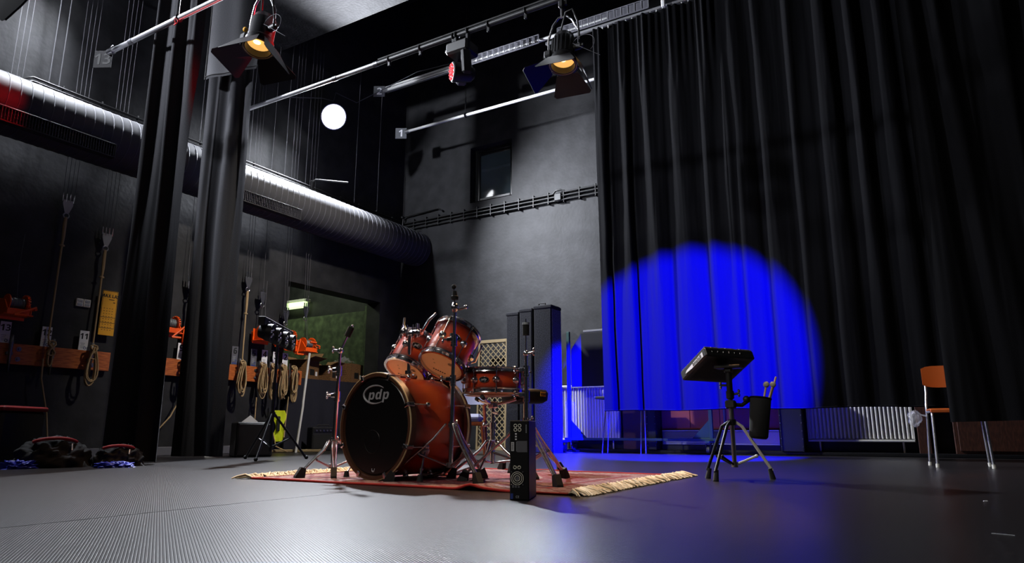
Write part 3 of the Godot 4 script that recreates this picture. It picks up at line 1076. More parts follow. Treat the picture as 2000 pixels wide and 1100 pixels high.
	for k in range(0, 80 * 24):
		var a := TAU * k / 24.0
		helix.append(V(cos(a) * 0.301, sin(a) * 0.301, 4.6 - k * 0.0041))
	b.tube(helix, 0.0045, 4)
	part("spiral_seam", b, M.grey_paint, o)
	for e in [[2.86, 1.3, true], [0.17, 1.02, false]]:
		b = MB.new()
		b.bx(V(0.29, -0.155, e[0]), V(0.09, 0.012, e[1]), 0.002)
		b.bx(V(0.29, -0.295, e[0]), V(0.09, 0.012, e[1]), 0.002)
		for s in [-1.0, 1.0]: b.bx(V(0.29, -0.225, e[0] + s * e[1] / 2), V(0.09, 0.152, 0.012), 0.002)
		b.bx(V(0.262, -0.225, e[0]), V(0.01, 0.14, e[1]))
		var gr := part("grille", b, M.duct_black, o)
		b = MB.new()
		var nf := int(e[1] / 0.026)
		for k in nf: b.bx(V(0.315, -0.225, e[0] - e[1] / 2 + (k + 0.5) * e[1] / nf), V(0.03, 0.13, 0.003))
		stuff(part("fins", b, M.grey_paint, gr))
		b = MB.new()
		for k in 3: b.bx(V(0.30, -0.19 - k * 0.035, e[0]), V(0.02, 0.003, e[1]))
		stuff(part("rear_fins", b, M.grey_paint, gr))
	# cable conduits on the left wall over the duct
	o = thing("cable_rails", "dark parallel conduits on the left wall just above the duct", "conduit", V(-7.76, 0, 0))
	for k in 4:
		b = MB.new()
		var y: float = 3.80 + k * 0.045
		b.tube([V(0.02, y - 0.35, -2.98 + k * 0.02), V(0.02, y - 0.06, -3.0), V(0.02, y, -3.1), V(0.02, y, -9.1)], 0.012, 6)
		part("conduit", b, M.black_pipe, o)
	for k in 14:
		b = MB.new()
		b.bx(V(0.01, 3.87, -3.4 - k * 0.42), V(0.03, 0.2, 0.014), 0.003)
		part("clip", b, M.black_pipe, o)
	o = thing("wall_bracket", "short black bracket arm sticking out over the duct under the floodlight", "bracket", V(-7.74, 3.93, -6.98))
	b = MB.new()
	b.bx(V(0, 0, 0), V(0.05, 0.2, 0.06), 0.006)
	part("base", b, M.black_pipe, o)
	b = MB.new()
	b.tube([V(0, 0.08, 0), V(0.05, 0.12, -0.03), V(0.36, 0.13, -0.40)], 0.016, 8)
	part("arm", b, M.black_pipe, o)
	o = thing("spiral_cable", "pale cable curled in a spiral high on the left wall", "cable", V(-7.72, 5.2, -3.35))
	b = MB.new()
	var sp := []
	for k in 30:
		var a := k * 0.3
		var rr := 0.16 - k * 0.0042
		sp.append(V(0.0, -cos(a) * rr - 0.02, -sin(a) * rr + 0.1))
	b.tube(sp, 0.006, 5)
	part("coil", b, M.white_tube, o)


# ---------------------------------------------------------------- drapes
func drape(called: String, label: String, m: Material, p0: Vector3, p1: Vector3, y0, y1: float, folds: float, amp: float, seed_: int, nu := 220, nv := 26, gather := 0.0, top_amp := 1.0) -> MeshInstance3D:
	# hangs between p0 and p1 (ground points), y0 its hem: a number or a callable of u
	var f := FastNoiseLite.new()
	f.seed = seed_
	f.frequency = 1.0
	f.fractal_octaves = 2
	var d := p1 - p0
	var nn := V(-d.z, 0, d.x).normalized()
	if nn.dot(-p0) < 0: nn = -nn
	var mid := (p0 + p1) / 2
	var g := []
	for i in nu + 1:
		var u := float(i) / nu
		var row := []
		for j in nv + 1:
			var w := float(j) / nv
			var yb: float = y0.call(u) if y0 is Callable else y0
			var y := lerpf(yb, y1, w)
			var ph := u * folds * TAU + 1.6 * f.get_noise_2d(u * folds * 0.35, w * 0.5) * TAU * 0.5
			var a := amp * (0.55 + 0.75 * absf(f.get_noise_2d(u * folds * 0.6 + 40.0, w * 0.35))) * lerpf(1.0, top_amp, w * w)
			var s := sin(ph)
			var off := a * (signf(s) * pow(absf(s), 0.75)) + 0.35 * amp * f.get_noise_2d(u * folds * 1.7, 9.0 + w * 1.2)
			off += 0.3 * amp * sin(u * folds * TAU * 2.0 + 1.0) * w * w * (1.0 if gather > 0.0 else 0.0)
			var base := p0 + d * u
			base = mid + (base - mid) * (1.0 - gather * w)
			var side := d.normalized() * 0.4 * amp * f.get_noise_2d(u * folds * 0.9 + 90.0, w * 0.8)
			row.append(base + side + nn * off + Vector3.UP * y)
		g.append(row)
	var b := MB.new()
	b.grid(g)
	var o := one(called, b, m, label, "curtain")
	return o

func drapes() -> void:
	drape("tall_drape", "tall narrow black drape nearest the viewer on the left, left of two", M.drape, V(-6.32, 0, -3.52), V(-5.75, 0, -3.70), 0.02, 5.86, 2.3, 0.055, 21, 150, 30, 0.22)
	drape("tall_drape", "tall narrow black drape further back, right of the two on the left", M.drape, V(-6.97, 0, -4.60), V(-6.49, 0, -4.87), 0.02, 5.86, 1.8, 0.055, 33, 150, 30, 0.12)
	stage_curtain()
	drape("wing_curtain", "nearly black curtain hanging at the right edge in front of the school chair", M.curtain, V(0.125, 0, -6.1), V(2.6, 0, -6.0), func(u): return 0.345 + 0.03 * minf(u * 2.0, 1.0), 5.86, 9.0, 0.05, 8, 260, 20)
	var o := thing("border_cloth", "short grey cloth with a stitched hem hanging over the second tall drape", "cloth", V(-6.62, 0, -4.585))
	var g := []
	for i in 41:
		var u := i / 40.0
		var row := []
		for j in 15:
			var w := j / 14.0
			row.append(V(-0.25 + 0.5 * u + 0.02 * w, lerpf(4.31 + 0.15 * u, 5.88, w), 0.10 - 0.29 * u + 0.03 * sin(u * 11.0 + w) * (0.5 + 0.5 * w)))
		g.append(row)
	var b := MB.new()
	b.grid(g)
	part("cloth", b, M.border_cloth, o)
	b = MB.new()
	var hem := []
	for i in 41: hem.append(g[i][0] + V(0.005, 0.03, 0.01))
	b.tube(hem, 0.006, 5)
	b.tube([g[0][0] + V(-0.004, 0, 0.004), g[0][7], g[0][14]], 0.009, 5)
	part("hem", b, M.black_cloth, o)
	# dark cloth corner and red lit strip at the top left
	o = thing("cloth_corner", "dark cloth with a hanging corner at the top left edge", "cloth", V(-5.4, 0, -1.95))
	b = MB.new()
	b.grid([[V(-0.12, 3.22, 0.02), V(-0.24, 3.6, 0.1), V(-0.25, 4.1, 0.1)], [V(-0.07, 3.19, 0.01), V(0, 3.65, 0.03), V(0, 4.1, 0.03)], [V(-0.05, 3.20, 0), V(0.15, 3.42, -0.08), V(0.35, 4.1, -0.12)]])
	part("cloth", b, M.black_cloth, o)
	b = MB.new()
	b.tube([V(-0.05, 3.20, 0), V(0.06, 3.30, -0.04), V(0.15, 3.42, -0.08), V(0.35, 3.75, -0.12)], 0.008, 5)
	part("hem", b, M.felt_grey, o)
	drape("tall_drape", "dark drape edge at the far left border lit red", M.drape, V(-7.05, 0, -2.20), V(-6.94, 0, -2.42), 2.2, 5.86, 1.5, 0.05, 41, 50, 16)

func stage_curtain() -> void:
	# flat panels between pleats; shallow waves further right; tight gathers under the track
	var f := FastNoiseLite.new()
	f.seed = 5
	f.frequency = 1.0
	var x0 := -3.385
	var W := 5.0
	var pl := [[0.031, 0.10, 0.006], [0.094, 0.09, 0.005], [0.185, 0.03, 0.010], [0.27, 0.035, 0.012], [0.345, 0.03, 0.010], [0.40, 0.045, 0.012], [0.47, 0.04, 0.011], [0.53, 0.05, 0.012], [0.585, 0.05, 0.010], [0.64, 0.06, 0.012], [0.70, 0.06, 0.012], [0.78, 0.05, 0.012], [0.87, 0.05, 0.012], [0.95, 0.05, 0.012]]
	var g := []
	var nu := 620
	for i in nu + 1:
		var u := float(i) / nu
		var row := []
		for j in 31:
			var w := j / 30.0
			var off := 0.030 * sin(u * 15.0 * TAU + 2.2 * f.get_noise_2d(u * 7.0, w * 0.7)) * (0.45 + absf(f.get_noise_2d(u * 9.0 + 5.0, 3.0)) + 0.5 * w)
			off *= lerpf(0.4, 1.0, smoothstep(0.15, 0.5, w))
			for p in pl:
				var c: float = p[0] + 0.006 * f.get_noise_2d(float(p[0]) * 90.0, w * 1.3)
				off -= float(p[1]) * exp(-pow((u - c) / (float(p[2]) * lerpf(0.7, 1.2, w)), 2.0)) * lerpf(1.0, 0.8, w)
			off += 0.022 * sin(u * 58.0 * TAU) * smoothstep(0.72, 1.0, w)
			row.append(V(x0 + W * u - 0.02 * w * (1.0 if u < 0.05 else 0.0), lerpf(0.515 + 0.006 * sin(u * 25.0), 5.66 if u < 0.33 else 6.9, w), -7.86 + off))
		g.append(row)
	var b := MB.new()
	b.grid(g)
	var o := thing("stage_curtain", "huge black stage curtain with a round blue spotlight on it", "curtain", Vector3.ZERO)
	part("cloth", b, M.curtain, o)
	b = MB.new()
	var hem := []
	for i in range(0, nu + 1, 2): hem.append(g[i][0] + V(0, 0.01, 0.0))
	b.tube(hem, 0.008, 5)
	part("hem", b, M.curtain, o)


# ---------------------------------------------------------------- battens, track, pipe
func number_plate(s: String, o: Node3D, at: Vector3, pale: bool) -> void:
	var b := MB.new()
	b.box(T(at, Basis(Vector3.UP, 0.5)), V(0.19, 0.19, 0.006), 0.001)
	var pl := part("number_plate", b, mat("plate_grey", Color(0.33, 0.34, 0.36), 0.5) if pale else M.plate_dark, o)
	part("numeral", letters(s, 0.12), M.white_card if pale else mat("dim_numeral", Color(0.02, 0.02, 0.022), 0.8), pl, T(at + V(0.002, 0, 0.0045), Basis(Vector3.UP, 0.5)))

func rigging() -> void:
	# batten 13: a grey tube over the left drapes
	var o := thing("batten", "lit steel batten with a dark 13 plate crossing in front of the tall drapes", "batten", V(0, 4.12, -3.4))
	var b := MB.new()
	b.cyl(V(-6.86, 0, 0), V(-0.9, 0, 0), 0.025, 14)
	part("tube", b, M.alu, o)
	for x in [-6.5, -5.75]:
		b = MB.new()
		b.cyl(V(x - 0.03, 0, 0), V(x + 0.03, 0, 0), 0.029, 14)
		part("sleeve", b, M.steel, o)
	b = MB.new()
	b.cyl(V(-6.9, 0, 0), V(-6.82, 0, 0), 0.034, 12)
	b.ball(V(-6.84, 0.04, 0), 0.022, 8)
	part("end_clamp", b, M.chrome, o)
	number_plate("13", o, V(-6.96, -0.07, 0.02), false)
	b = MB.new()
	b.torus(T(V(-5.72, 0, 0), Basis(V(0, 0, 1), PI / 2)), 0.032, 0.008, 14)
	b.tube([V(-5.72, 0.03, 0), V(-5.72, 0.2, 0.0), V(-5.7, 1.75, 0)], 0.005, 5)
	b.ball(V(-5.72, 0.22, 0), 0.014, 6)
	part("hanger_wire", b, M.black_metal, o)
	b = MB.new()
	var rt := []
	for k in 14: rt.append(V(-5.72 + 0.02 * sin(k * 0.5), -0.02 - 0.035 * (1.0 - cos(k * 0.48)), 0.03 + 0.01 * cos(k)))
	b.tube(rt, 0.004, 5)
	b.tube([V(-5.7, -0.032, 0.01), V(-5.0, -0.034, 0.012), V(-3.0, -0.034, 0.012)], 0.006, 5)
	part("red_tie", b, M.red_cloth, o)
	# the black pipe that carries the moving head
	o = thing("lighting_pipe", "long horizontal pipe, bare at the left and black at the right, holding lamps", "pipe", V(0, 4.17, -5.06))
	b = MB.new()
	b.cyl(V(-7.3, 0, 0), V(-4.75, 0, 0), 0.024, 14)
	part("bare_tube", b, M.alu, o)
	b = MB.new()
	b.cyl(V(-4.75, 0, 0), V(1.5, 0, 0), 0.026, 14)
	part("black_tube", b, M.black_pipe, o)
	for x in [-5.35, -4.74]:
		b = MB.new()
		b.cyl(V(x - 0.03, 0, 0), V(x + 0.03, 0, 0), 0.029, 14)
		part("sleeve", b, M.steel, o)
	for k in 6:
		b = MB.new()
		b.torus(T(V(-4.55 + k * 0.42, 0, 0), Basis(V(0, 0, 1), PI / 2)), 0.032, 0.009, 12)
		b.bx(V(-4.55 + k * 0.42, -0.05, 0), V(0.03, 0.06, 0.02), 0.003)
		part("hook_clamp", b, M.black_metal, o)
	b = MB.new()
	b.tube([V(-4.7, 0.035, 0.01), V(-3.6, 0.038, 0.01), V(-2.4, 0.04, 0.012), V(0.5, 0.04, 0.01)], 0.012, 6)
	part("cable", b, M.rubber, o)
	# batten 2 with its cable ladder and the curtain track
	o = thing("batten", "white batten with a 2 plate leading to the big curtain's track", "batten", V(0, 5.80, -7.9))
	b = MB.new()
	b.cyl(V(-7.15, 0, 0), V(-3.2, 0, 0), 0.026, 12)
	b.bx(V(-6.4, 0.045, 0), V(1.5, 0.03, 0.04), 0.004)
	part("tube", b, M.white_tube, o)
	b = MB.new()
	b.bx(V(-6.46, -0.035, 0.0), V(1.36, 0.02, 0.05), 0.003)
	part("lower_rail", b, M.alu, o)
	b = MB.new()
	b.cyl(V(-7.19, 0, 0), V(-7.1, 0, 0), 0.036, 12)
	part("end_clamp", b, M.alu, o)
	number_plate("2", o, V(-7.27, 0.0, 0.03), true)
	for e in [[-5.6, -4.25], [-3.95, -2.6]]:
		b = MB.new()
		var L: float = e[1] - e[0]
		b.bx(V((e[0] + e[1]) / 2, 0.08, 0.03), V(L, 0.012, 0.02), 0.002)
		b.bx(V((e[0] + e[1]) / 2, -0.05, 0.03), V(L, 0.012, 0.02), 0.002)
		b.bx(V((e[0] + e[1]) / 2, 0.015, 0.018), V(L, 0.12, 0.008))
		var tr := part("cable_ladder", b, M.grey_paint, o)
		for k in 15:
			b = MB.new()
			b.bx(V(e[0] + L * k / 14.0, 0.015, 0.034), V(0.01, 0.13, 0.012), 0.001)
			part("rung", b, M.alu, tr)
	b = MB.new()
	b.bx(V(-0.9, -0.09, 0), V(6.5, 0.035, 0.04), 0.003)
	part("curtain_track", b, M.alu, o)
	for k in 26:
		b = MB.new()
		b.bx(V(-3.36 + k * 0.085, -0.125, 0.0), V(0.014, 0.045, 0.014), 0.002)
		part("glider", b, M.white_tube, o)
	b = MB.new()
	b.bx(V(-2.38, -0.09, 0.1), V(0.05, 0.14, 0.05), 0.01)
	part("track_end", b, M.white_tube, o)
	# batten 1
	o = thing("batten", "thin white batten with a 1 plate, lowest and nearest the back wall window", "batten", V(0, 5.19, -8.3))
	b = MB.new()
	b.cyl(V(-7.0, 0, 0), V(-1.0, 0, 0), 0.023, 12)
	part("tube", b, M.white_tube, o)
	b = MB.new()
	b.cyl(V(-7.04, 0, 0), V(-6.96, 0, 0), 0.032, 12)
	part("end_clamp", b, M.alu, o)
	number_plate("1", o, V(-7.11, -0.02, 0.03), true)
	b = MB.new()
	b.torus(T(V(-5.82, 0, 0), Basis(V(0, 0, 1), PI / 2)), 0.032, 0.01, 14)
	b.tube([V(-5.82, 0.03, 0), V(-5.82, 0.3, 0), V(-5.82, 2.9, 0)], 0.0055, 5)
	b.cyl(V(-5.82, 0.12, 0), V(-5.82, 0.3, 0), 0.012, 6)
	part("hanger_wire", b, M.black_metal, o)
	# thin cable from the floodlight to batten 2
	b = MB.new()
	b.tube([V(-7.72, 5.12, -6.3), V(-7.6, 5.36, -6.95), V(-7.55, 5.38, -7.14), V(-7.52, 5.52, -7.15), V(-7.5, 5.54, -7.6), V(-7.3, 5.78, -7.85), V(-6.5, 5.95, -7.9), V(-5.8, 5.9, -7.9)], 0.007, 5)
	one("thin_cable", b, M.wire, "thin pale cable sagging from the floodlight to the 2 batten", "cable")


# ---------------------------------------------------------------- lamps
func floodlight(label: String, p: Vector3, d: Vector3, wall: bool) -> void:
	var o := thing("floodlight", label, "floodlight", p, 0, "white floodlights")
	var x := T(Vector3.ZERO, MB.yto(d))
	var b := MB.new()
	b.lathe(x, [Vector2(0, -0.12), Vector2(0.06, -0.12), Vector2(0.1, -0.08), Vector2(0.2, 0.04), Vector2(0.205, 0.06), Vector2(0.19, 0.06), Vector2(0.186, 0.05)], 28)
	part("housing", b, M.alu, o)
	b = MB.new()
	b.lathe(x, [Vector2(0.188, 0.05), Vector2(0.1, 0.058), Vector2(0, 0.062)], 28, [], true)
	part("glowing_lens", b, M.flood_glow, o)
	b = MB.new()
	if wall:
		b.tube([V(0, 0, 0) - d * 0.1, V(-0.12, 0.02, 0), V(-0.29, 0.02, 0)], 0.018, 8)
		b.bx(V(-0.285, 0.02, 0), V(0.02, 0.16, 0.12), 0.004)
	else:
		b.tube([V(0, 0, 0) - d * 0.1, V(0, 0.2, 0), V(0, 5.88 - p.y, 0)], 0.015, 8)
	part("mount", b, M.black_metal, o)

func barn_leaf(x: Transform3D, az: float, tilt: float, m: Material, o: Node3D) -> void:
	# trapezoid plate hinged on the front ring; local axis -y is the light's direction
	var q := x * T(Vector3.ZERO, Basis(Vector3.UP, az)) * T(V(0.128, -0.012, 0)) * T(Vector3.ZERO, Basis(V(0, 0, 1), tilt))
	var b := MB.new()
	# plate in the plane y (length, downwards) by z (width)
	b.prism(q * T(V(0.002, 0, 0), Basis(Vector3.UP, PI / 2)), PackedVector2Array([Vector2(-0.10, 0), Vector2(0.10, 0), Vector2(0.18, -0.20), Vector2(0.16, -0.225), Vector2(-0.16, -0.225), Vector2(-0.18, -0.20)]), 0.003)
	part("barn_door", b, m, o)

func fresnel(label: String, p: Vector3, tilt: Basis, ribs: int, top: Vector3, az0: float, tagged: bool) -> void:
	var o := thing("stage_spotlight", label, "spotlight", p, 0, "warm stage spotlights with barn doors")
	var x := T(Vector3.ZERO, tilt)
	var b := MB.new()
	b.lathe(x, [Vector2(0.115, -0.02), Vector2(0.118, 0.05), Vector2(0.108, 0.07), Vector2(0.105, 0.26), Vector2(0.09, 0.31), Vector2(0.05, 0.33), Vector2(0, 0.335)], 28, [], false)
	b.lathe(x, [Vector2(0.115, -0.02), Vector2(0.108, -0.02), Vector2(0.104, 0.055)], 28)
	var body := part("body", b, M.black_metal, o)
	for k in ribs:
		var a := TAU * k / ribs
		b = MB.new()
		b.box(x * T(Vector3.ZERO, Basis(Vector3.UP, a)) * T(V(0.108, 0.165, 0)), V(0.014, 0.18, 0.006), 0.001)
		part("cooling_fin", b, M.black_metal, body)
	b = MB.new()
	b.torus(x * T(V(0, -0.02, 0)), 0.122, 0.006, 36)
	part("front_ring", b, M.bronze, o)
	b = MB.new()
	var prof := [Vector2(0, 0.018)]
	for k in 9:
		prof.append(Vector2(0.012 + k * 0.011, 0.020 + 0.0025 * k))
		prof.append(Vector2(0.014 + k * 0.011, 0.024 + 0.0025 * k))
	b.lathe(x, prof, 28)
	part("glowing_lens", b, M.lens_glow, o)
	b = MB.new()
	b.ball(x * V(0.012, 0.016, 0.03), 0.026, 12, V(1, 0.5, 1.3))
	part("glowing_filament", b, M.filament_glow, o)
	b = MB.new()
	for k in 4:
		b.box(x * T(Vector3.ZERO, Basis(Vector3.UP, az0 + PI / 4 + k * PI / 2)) * T(V(0.13, -0.01, 0)), V(0.02, 0.02, 0.09), 0.003)
	part("barn_door_frame", b, M.black_metal, o)
	for k in 4:
		barn_leaf(x, az0 + k * PI / 2, [0.55, 0.45, 1.15, 1.0][k], M.black_metal, o)
	# yoke of chrome tubes, joined by a clamp to the pipe
	b = MB.new()
	var s1 := x * V(-0.15, 0.14, 0)
	var s2 := x * V(0.15, 0.14, 0)
	var up := top - V(0, 0.12, 0)
	b.tube([s1, s1 + V(-0.005, 0.16, 0), s1.lerp(up, 0.75) + V(-0.06, 0.03, 0), up + V(-0.04, 0, 0), up + V(0.04, 0, 0), s2.lerp(up, 0.75) + V(0.06, 0.03, 0), s2 + V(0.005, 0.16, 0), s2], 0.011, 8)
	part("yoke", b, M.chrome, o)
	for s in [-1.0, 1.0]:
		b = MB.new()
		b.cyl(x * V(s * 0.11, 0.14, 0), x * V(s * 0.175, 0.14, 0), 0.03, 12)
		b.cyl(x * V(s * 0.16, 0.14, 0), x * V(s * 0.2, 0.14, 0), 0.018, 8)
		part("tilt_knob", b, M.black_plastic, o)
	b = MB.new()
	b.cyl(up, top, 0.017, 10)
	part("spigot", b, M.chrome, o)
	b = MB.new()
	b.bx(top + V(0, 0.0, 0), V(0.05, 0.075, 0.075), 0.01)
	part("pipe_clamp", b, M.black_metal, o)
	b = MB.new()
	var c1 := x * V(0.1, 0.05, 0.05)
	b.tube([x * V(-0.05, 0.33, 0.0), up + V(0.06, 0.0, 0.05), up + V(0.12, 0.02, 0.04), up + V(0.16, -0.1, 0.02), x * V(0.17, 0.2, 0.02)], 0.009, 6)
	part("power_cable", b, M.rubber, o)
	b = MB.new()
	var loop := []
	for k in 13:
		var a := -0.9 + k * 0.3
		loop.append(c1 + V(0.13 + 0.11 * cos(a), 0.03 + 0.09 * sin(a), 0.02))
	loop.append(c1 + V(0.28, -0.11, 0.0))
	b.tube(loop, 0.0025, 5)
	part("safety_wire", b, M.wire, o)
	if tagged:
		b = MB.new()
		b.ball(x * V(-0.10, 0.16, 0.09), 0.022, 8)
		part("yellow_knob", b, M.yellow_card, o)
	b = MB.new()
	b.box(x * T(V(-0.12, 0.10, 0.06)), V(0.07, 0.07, 0.07), 0.01)
	part("focus_box", b, M.black_plastic, o)

func fixtures() -> void:
	floodlight("white floodlight burning on the left wall over the duct", FLOOD_AT[0], FLOOD_TO[0].normalized(), true)
	floodlight("white floodlight on the left wall just above the picture's top left", FLOOD_AT[1], FLOOD_TO[1].normalized(), true)
	floodlight("white floodlight on the left wall beside the viewer", FLOOD_AT[2], FLOOD_TO[2].normalized(), true)
	floodlight("white floodlight under the ceiling over the drum kit", FLOOD_AT[3], FLOOD_TO[3].normalized(), false)
	floodlight("white floodlight under the ceiling above and behind the viewer", FLOOD_AT[4], FLOOD_TO[4].normalized(), false)
	var ta := Basis(V(0, 0, 1), 0.09) * Basis(V(1, 0, 0), -0.2)
	fresnel("black stage spotlight in front of the tall drapes, one barn door lit red", FRESNEL_A, ta, 0, V(0.0, 0.60, 0.0), deg_to_rad(-75), true)
	fresnel("black finned stage spotlight hanging in front of the curtain track", FRESNEL_B, Basis(V(0, 0, 1), 0.05) * Basis(V(1, 0, 0), -0.2), 20, V(0.0, 0.59, 0.0), deg_to_rad(-80), false)
	# moving head
	var o := thing("moving_head_light", "black moving head light with a red glowing face turned left", "stage light", HEAD_AT)
	var b := MB.new()
	b.bx(V(0.0, 0.24, 0), V(0.26, 0.13, 0.22), 0.02)
	part("base", b, M.black_plastic, o)
	for s in [-1.0, 1.0]:
		b = MB.new()
		b.bx(V(s * 0.07, 0.385, 0), V(0.03, 0.1, 0.05), 0.006)
		b.torus(T(V(s * 0.07, 0.43, 0), Basis(V(0, 0, 1), PI / 2)), 0.036, 0.01, 14)
		part("hook_clamp", b, M.black_metal, o)
	var bx := look(Vector3.ZERO, HEAD_TO)
	for s in [-1.0, 1.0]:
		b = MB.new()
		b.box(bx * T(V(s * 0.125, 0.06, 0.02)), V(0.045, 0.26, 0.1), 0.018)
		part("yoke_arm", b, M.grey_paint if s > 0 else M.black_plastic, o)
	b = MB.new()
	b.lathe(T(Vector3.ZERO, MB.yto(HEAD_TO.normalized())), [Vector2(0, -0.13), Vector2(0.05, -0.125), Vector2(0.085, -0.09), Vector2(0.098, 0.02), Vector2(0.1, 0.09), Vector2(0.092, 0.1), Vector2(0.0, 0.1)], 24)
	part("head", b, M.black_plastic, o)
	b = MB.new()
	for r in [[0.0, 1], [0.035, 6], [0.07, 12]]:
		for k in r[1]:
			var a: float = TAU * k / r[1]
			b.ball(bx * V(cos(a) * r[0], sin(a) * r[0], -0.104), 0.012, 8)
	part("red_led_face", b, M.red_led, o)
	b = MB.new()
	b.ball(V(-0.15, 0.25, 0.05), 0.02, 8)
	b.ball(V(0.03, 0.33, 0.09), 0.008, 6)
	b.ball(V(-0.03, 0.33, 0.09), 0.008, 6)
	part("clamp_screw", b, M.chrome, o)
	# the blue spot itself, over the right of the stage outside the picture
	o = thing("blue_spotlight", "spotlight with a blue glowing lens over the right of the stage", "spotlight", BLUE_AT)
	b = MB.new()
	var bb := MB.yto(BLUE_TO.normalized())
	b.lathe(T(Vector3.ZERO, bb), [Vector2(0, -0.35), Vector2(0.09, -0.34), Vector2(0.11, -0.3), Vector2(0.11, 0.02), Vector2(0.10, 0.02), Vector2(0.10, 0.0)], 24)
	part("body", b, M.black_metal, o)
	b = MB.new()
	b.lathe(T(Vector3.ZERO, bb), [Vector2(0.10, 0.0), Vector2(0, 0.015)], 24)
	part("glowing_lens", b, M.blue_led, o)
	b = MB.new()
	b.tube([V(0, 0.05, 0), V(0, 0.2, 0), V(0, 0.88, 0)], 0.015, 8)
	part("hanger", b, M.black_metal, o)
	b = MB.new()   # barn door that trims the left side of the beam, 42 degrees left of the back wall's normal
	var az := deg_to_rad(40.8)
	var dr := V(-sin(az), 0, -cos(az))
	var lf := V(-cos(az), 0, sin(az))
	b.box(Transform3D(Basis(lf, Vector3.UP, lf.cross(Vector3.UP)), dr * 0.3 + lf * 0.11 + V(0, -0.22, 0)), V(0.22, 0.4, 0.004))
	b.tube([V(-0.1, 0, 0), dr * 0.3 + lf * 0.2 + V(0, -0.03, 0)], 0.006, 6)
	part("barn_door", b, M.black_metal, o)


# ---------------------------------------------------------------- drum kit
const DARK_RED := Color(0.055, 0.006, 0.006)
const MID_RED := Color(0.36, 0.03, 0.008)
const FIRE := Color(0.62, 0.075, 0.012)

func shell(b: MB, x: Transform3D, r: float, L: float, sides := 48) -> void:
	var prof := []
	var cols := []
	for k in 21:
		var t := k / 20.0
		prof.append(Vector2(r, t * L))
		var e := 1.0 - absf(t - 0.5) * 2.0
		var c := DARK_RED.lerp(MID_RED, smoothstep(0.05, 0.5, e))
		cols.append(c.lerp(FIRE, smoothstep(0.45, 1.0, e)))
	b.lathe(x, prof, sides, cols)

func oval_lug(x: Transform3D, r: float, y0: float, y1: float, o: Node3D) -> void:
	# x: drum axis along y; the lug sits at angle 0, rods run to the hoops at y0 and y1
	var ym := (y0 + y1) / 2
	var b := MB.new()
	b.ball(x * V(r + 0.008, ym, 0), 0.02, 10, V(1, 1, 1))
	b.lathe(x * T(V(r, ym, 0), Basis(V(0, 0, 1), -PI / 2)), [Vector2(0.024, 0), Vector2(0.022, 0.012), Vector2(0.012, 0.02), Vector2(0, 0.022)], 12, [], true)
	b.cyl(x * V(r + 0.012, y0, 0), x * V(r + 0.012, y1, 0), 0.0032, 6)
	for y in [y0, y1]:
		b.box(x * T(V(r + 0.010, y, 0)), V(0.014, 0.022, 0.016), 0.003)
		b.cyl(x * V(r + 0.012, y - 0.018, 0), x * V(r + 0.012, y + 0.018, 0), 0.006, 6)
	part("tension_lug", b, M.chrome, o)

func badge(x: Transform3D, o: Node3D, s: float) -> void:
	# x: on the shell, z outwards
	var b := MB.new()
	var prof := []
	b.lathe(x * T(V(0, 0, 0), Basis(Vector3.RIGHT, PI / 2) * Basis.from_scale(V(1.75, 1, 1))), [Vector2(s, 0), Vector2(s * 0.96, 0.003), Vector2(0, 0.004)], 24)
	var m := part("badge", b, M.black_gloss, o)
	b = MB.new()
	b.torus(x * T(V(0, 0, 0.003), Basis(Vector3.RIGHT, PI / 2) * Basis.from_scale(V(1.75, 1, 1))), s * 0.95, 0.0018, 28, 5)
	part("badge_rim", b, M.chrome, m)
	part("badge_print", letters("pdp", s * 0.75, 0.001), M.silver_print, m, x * T(V(0, 0, 0.0045)))

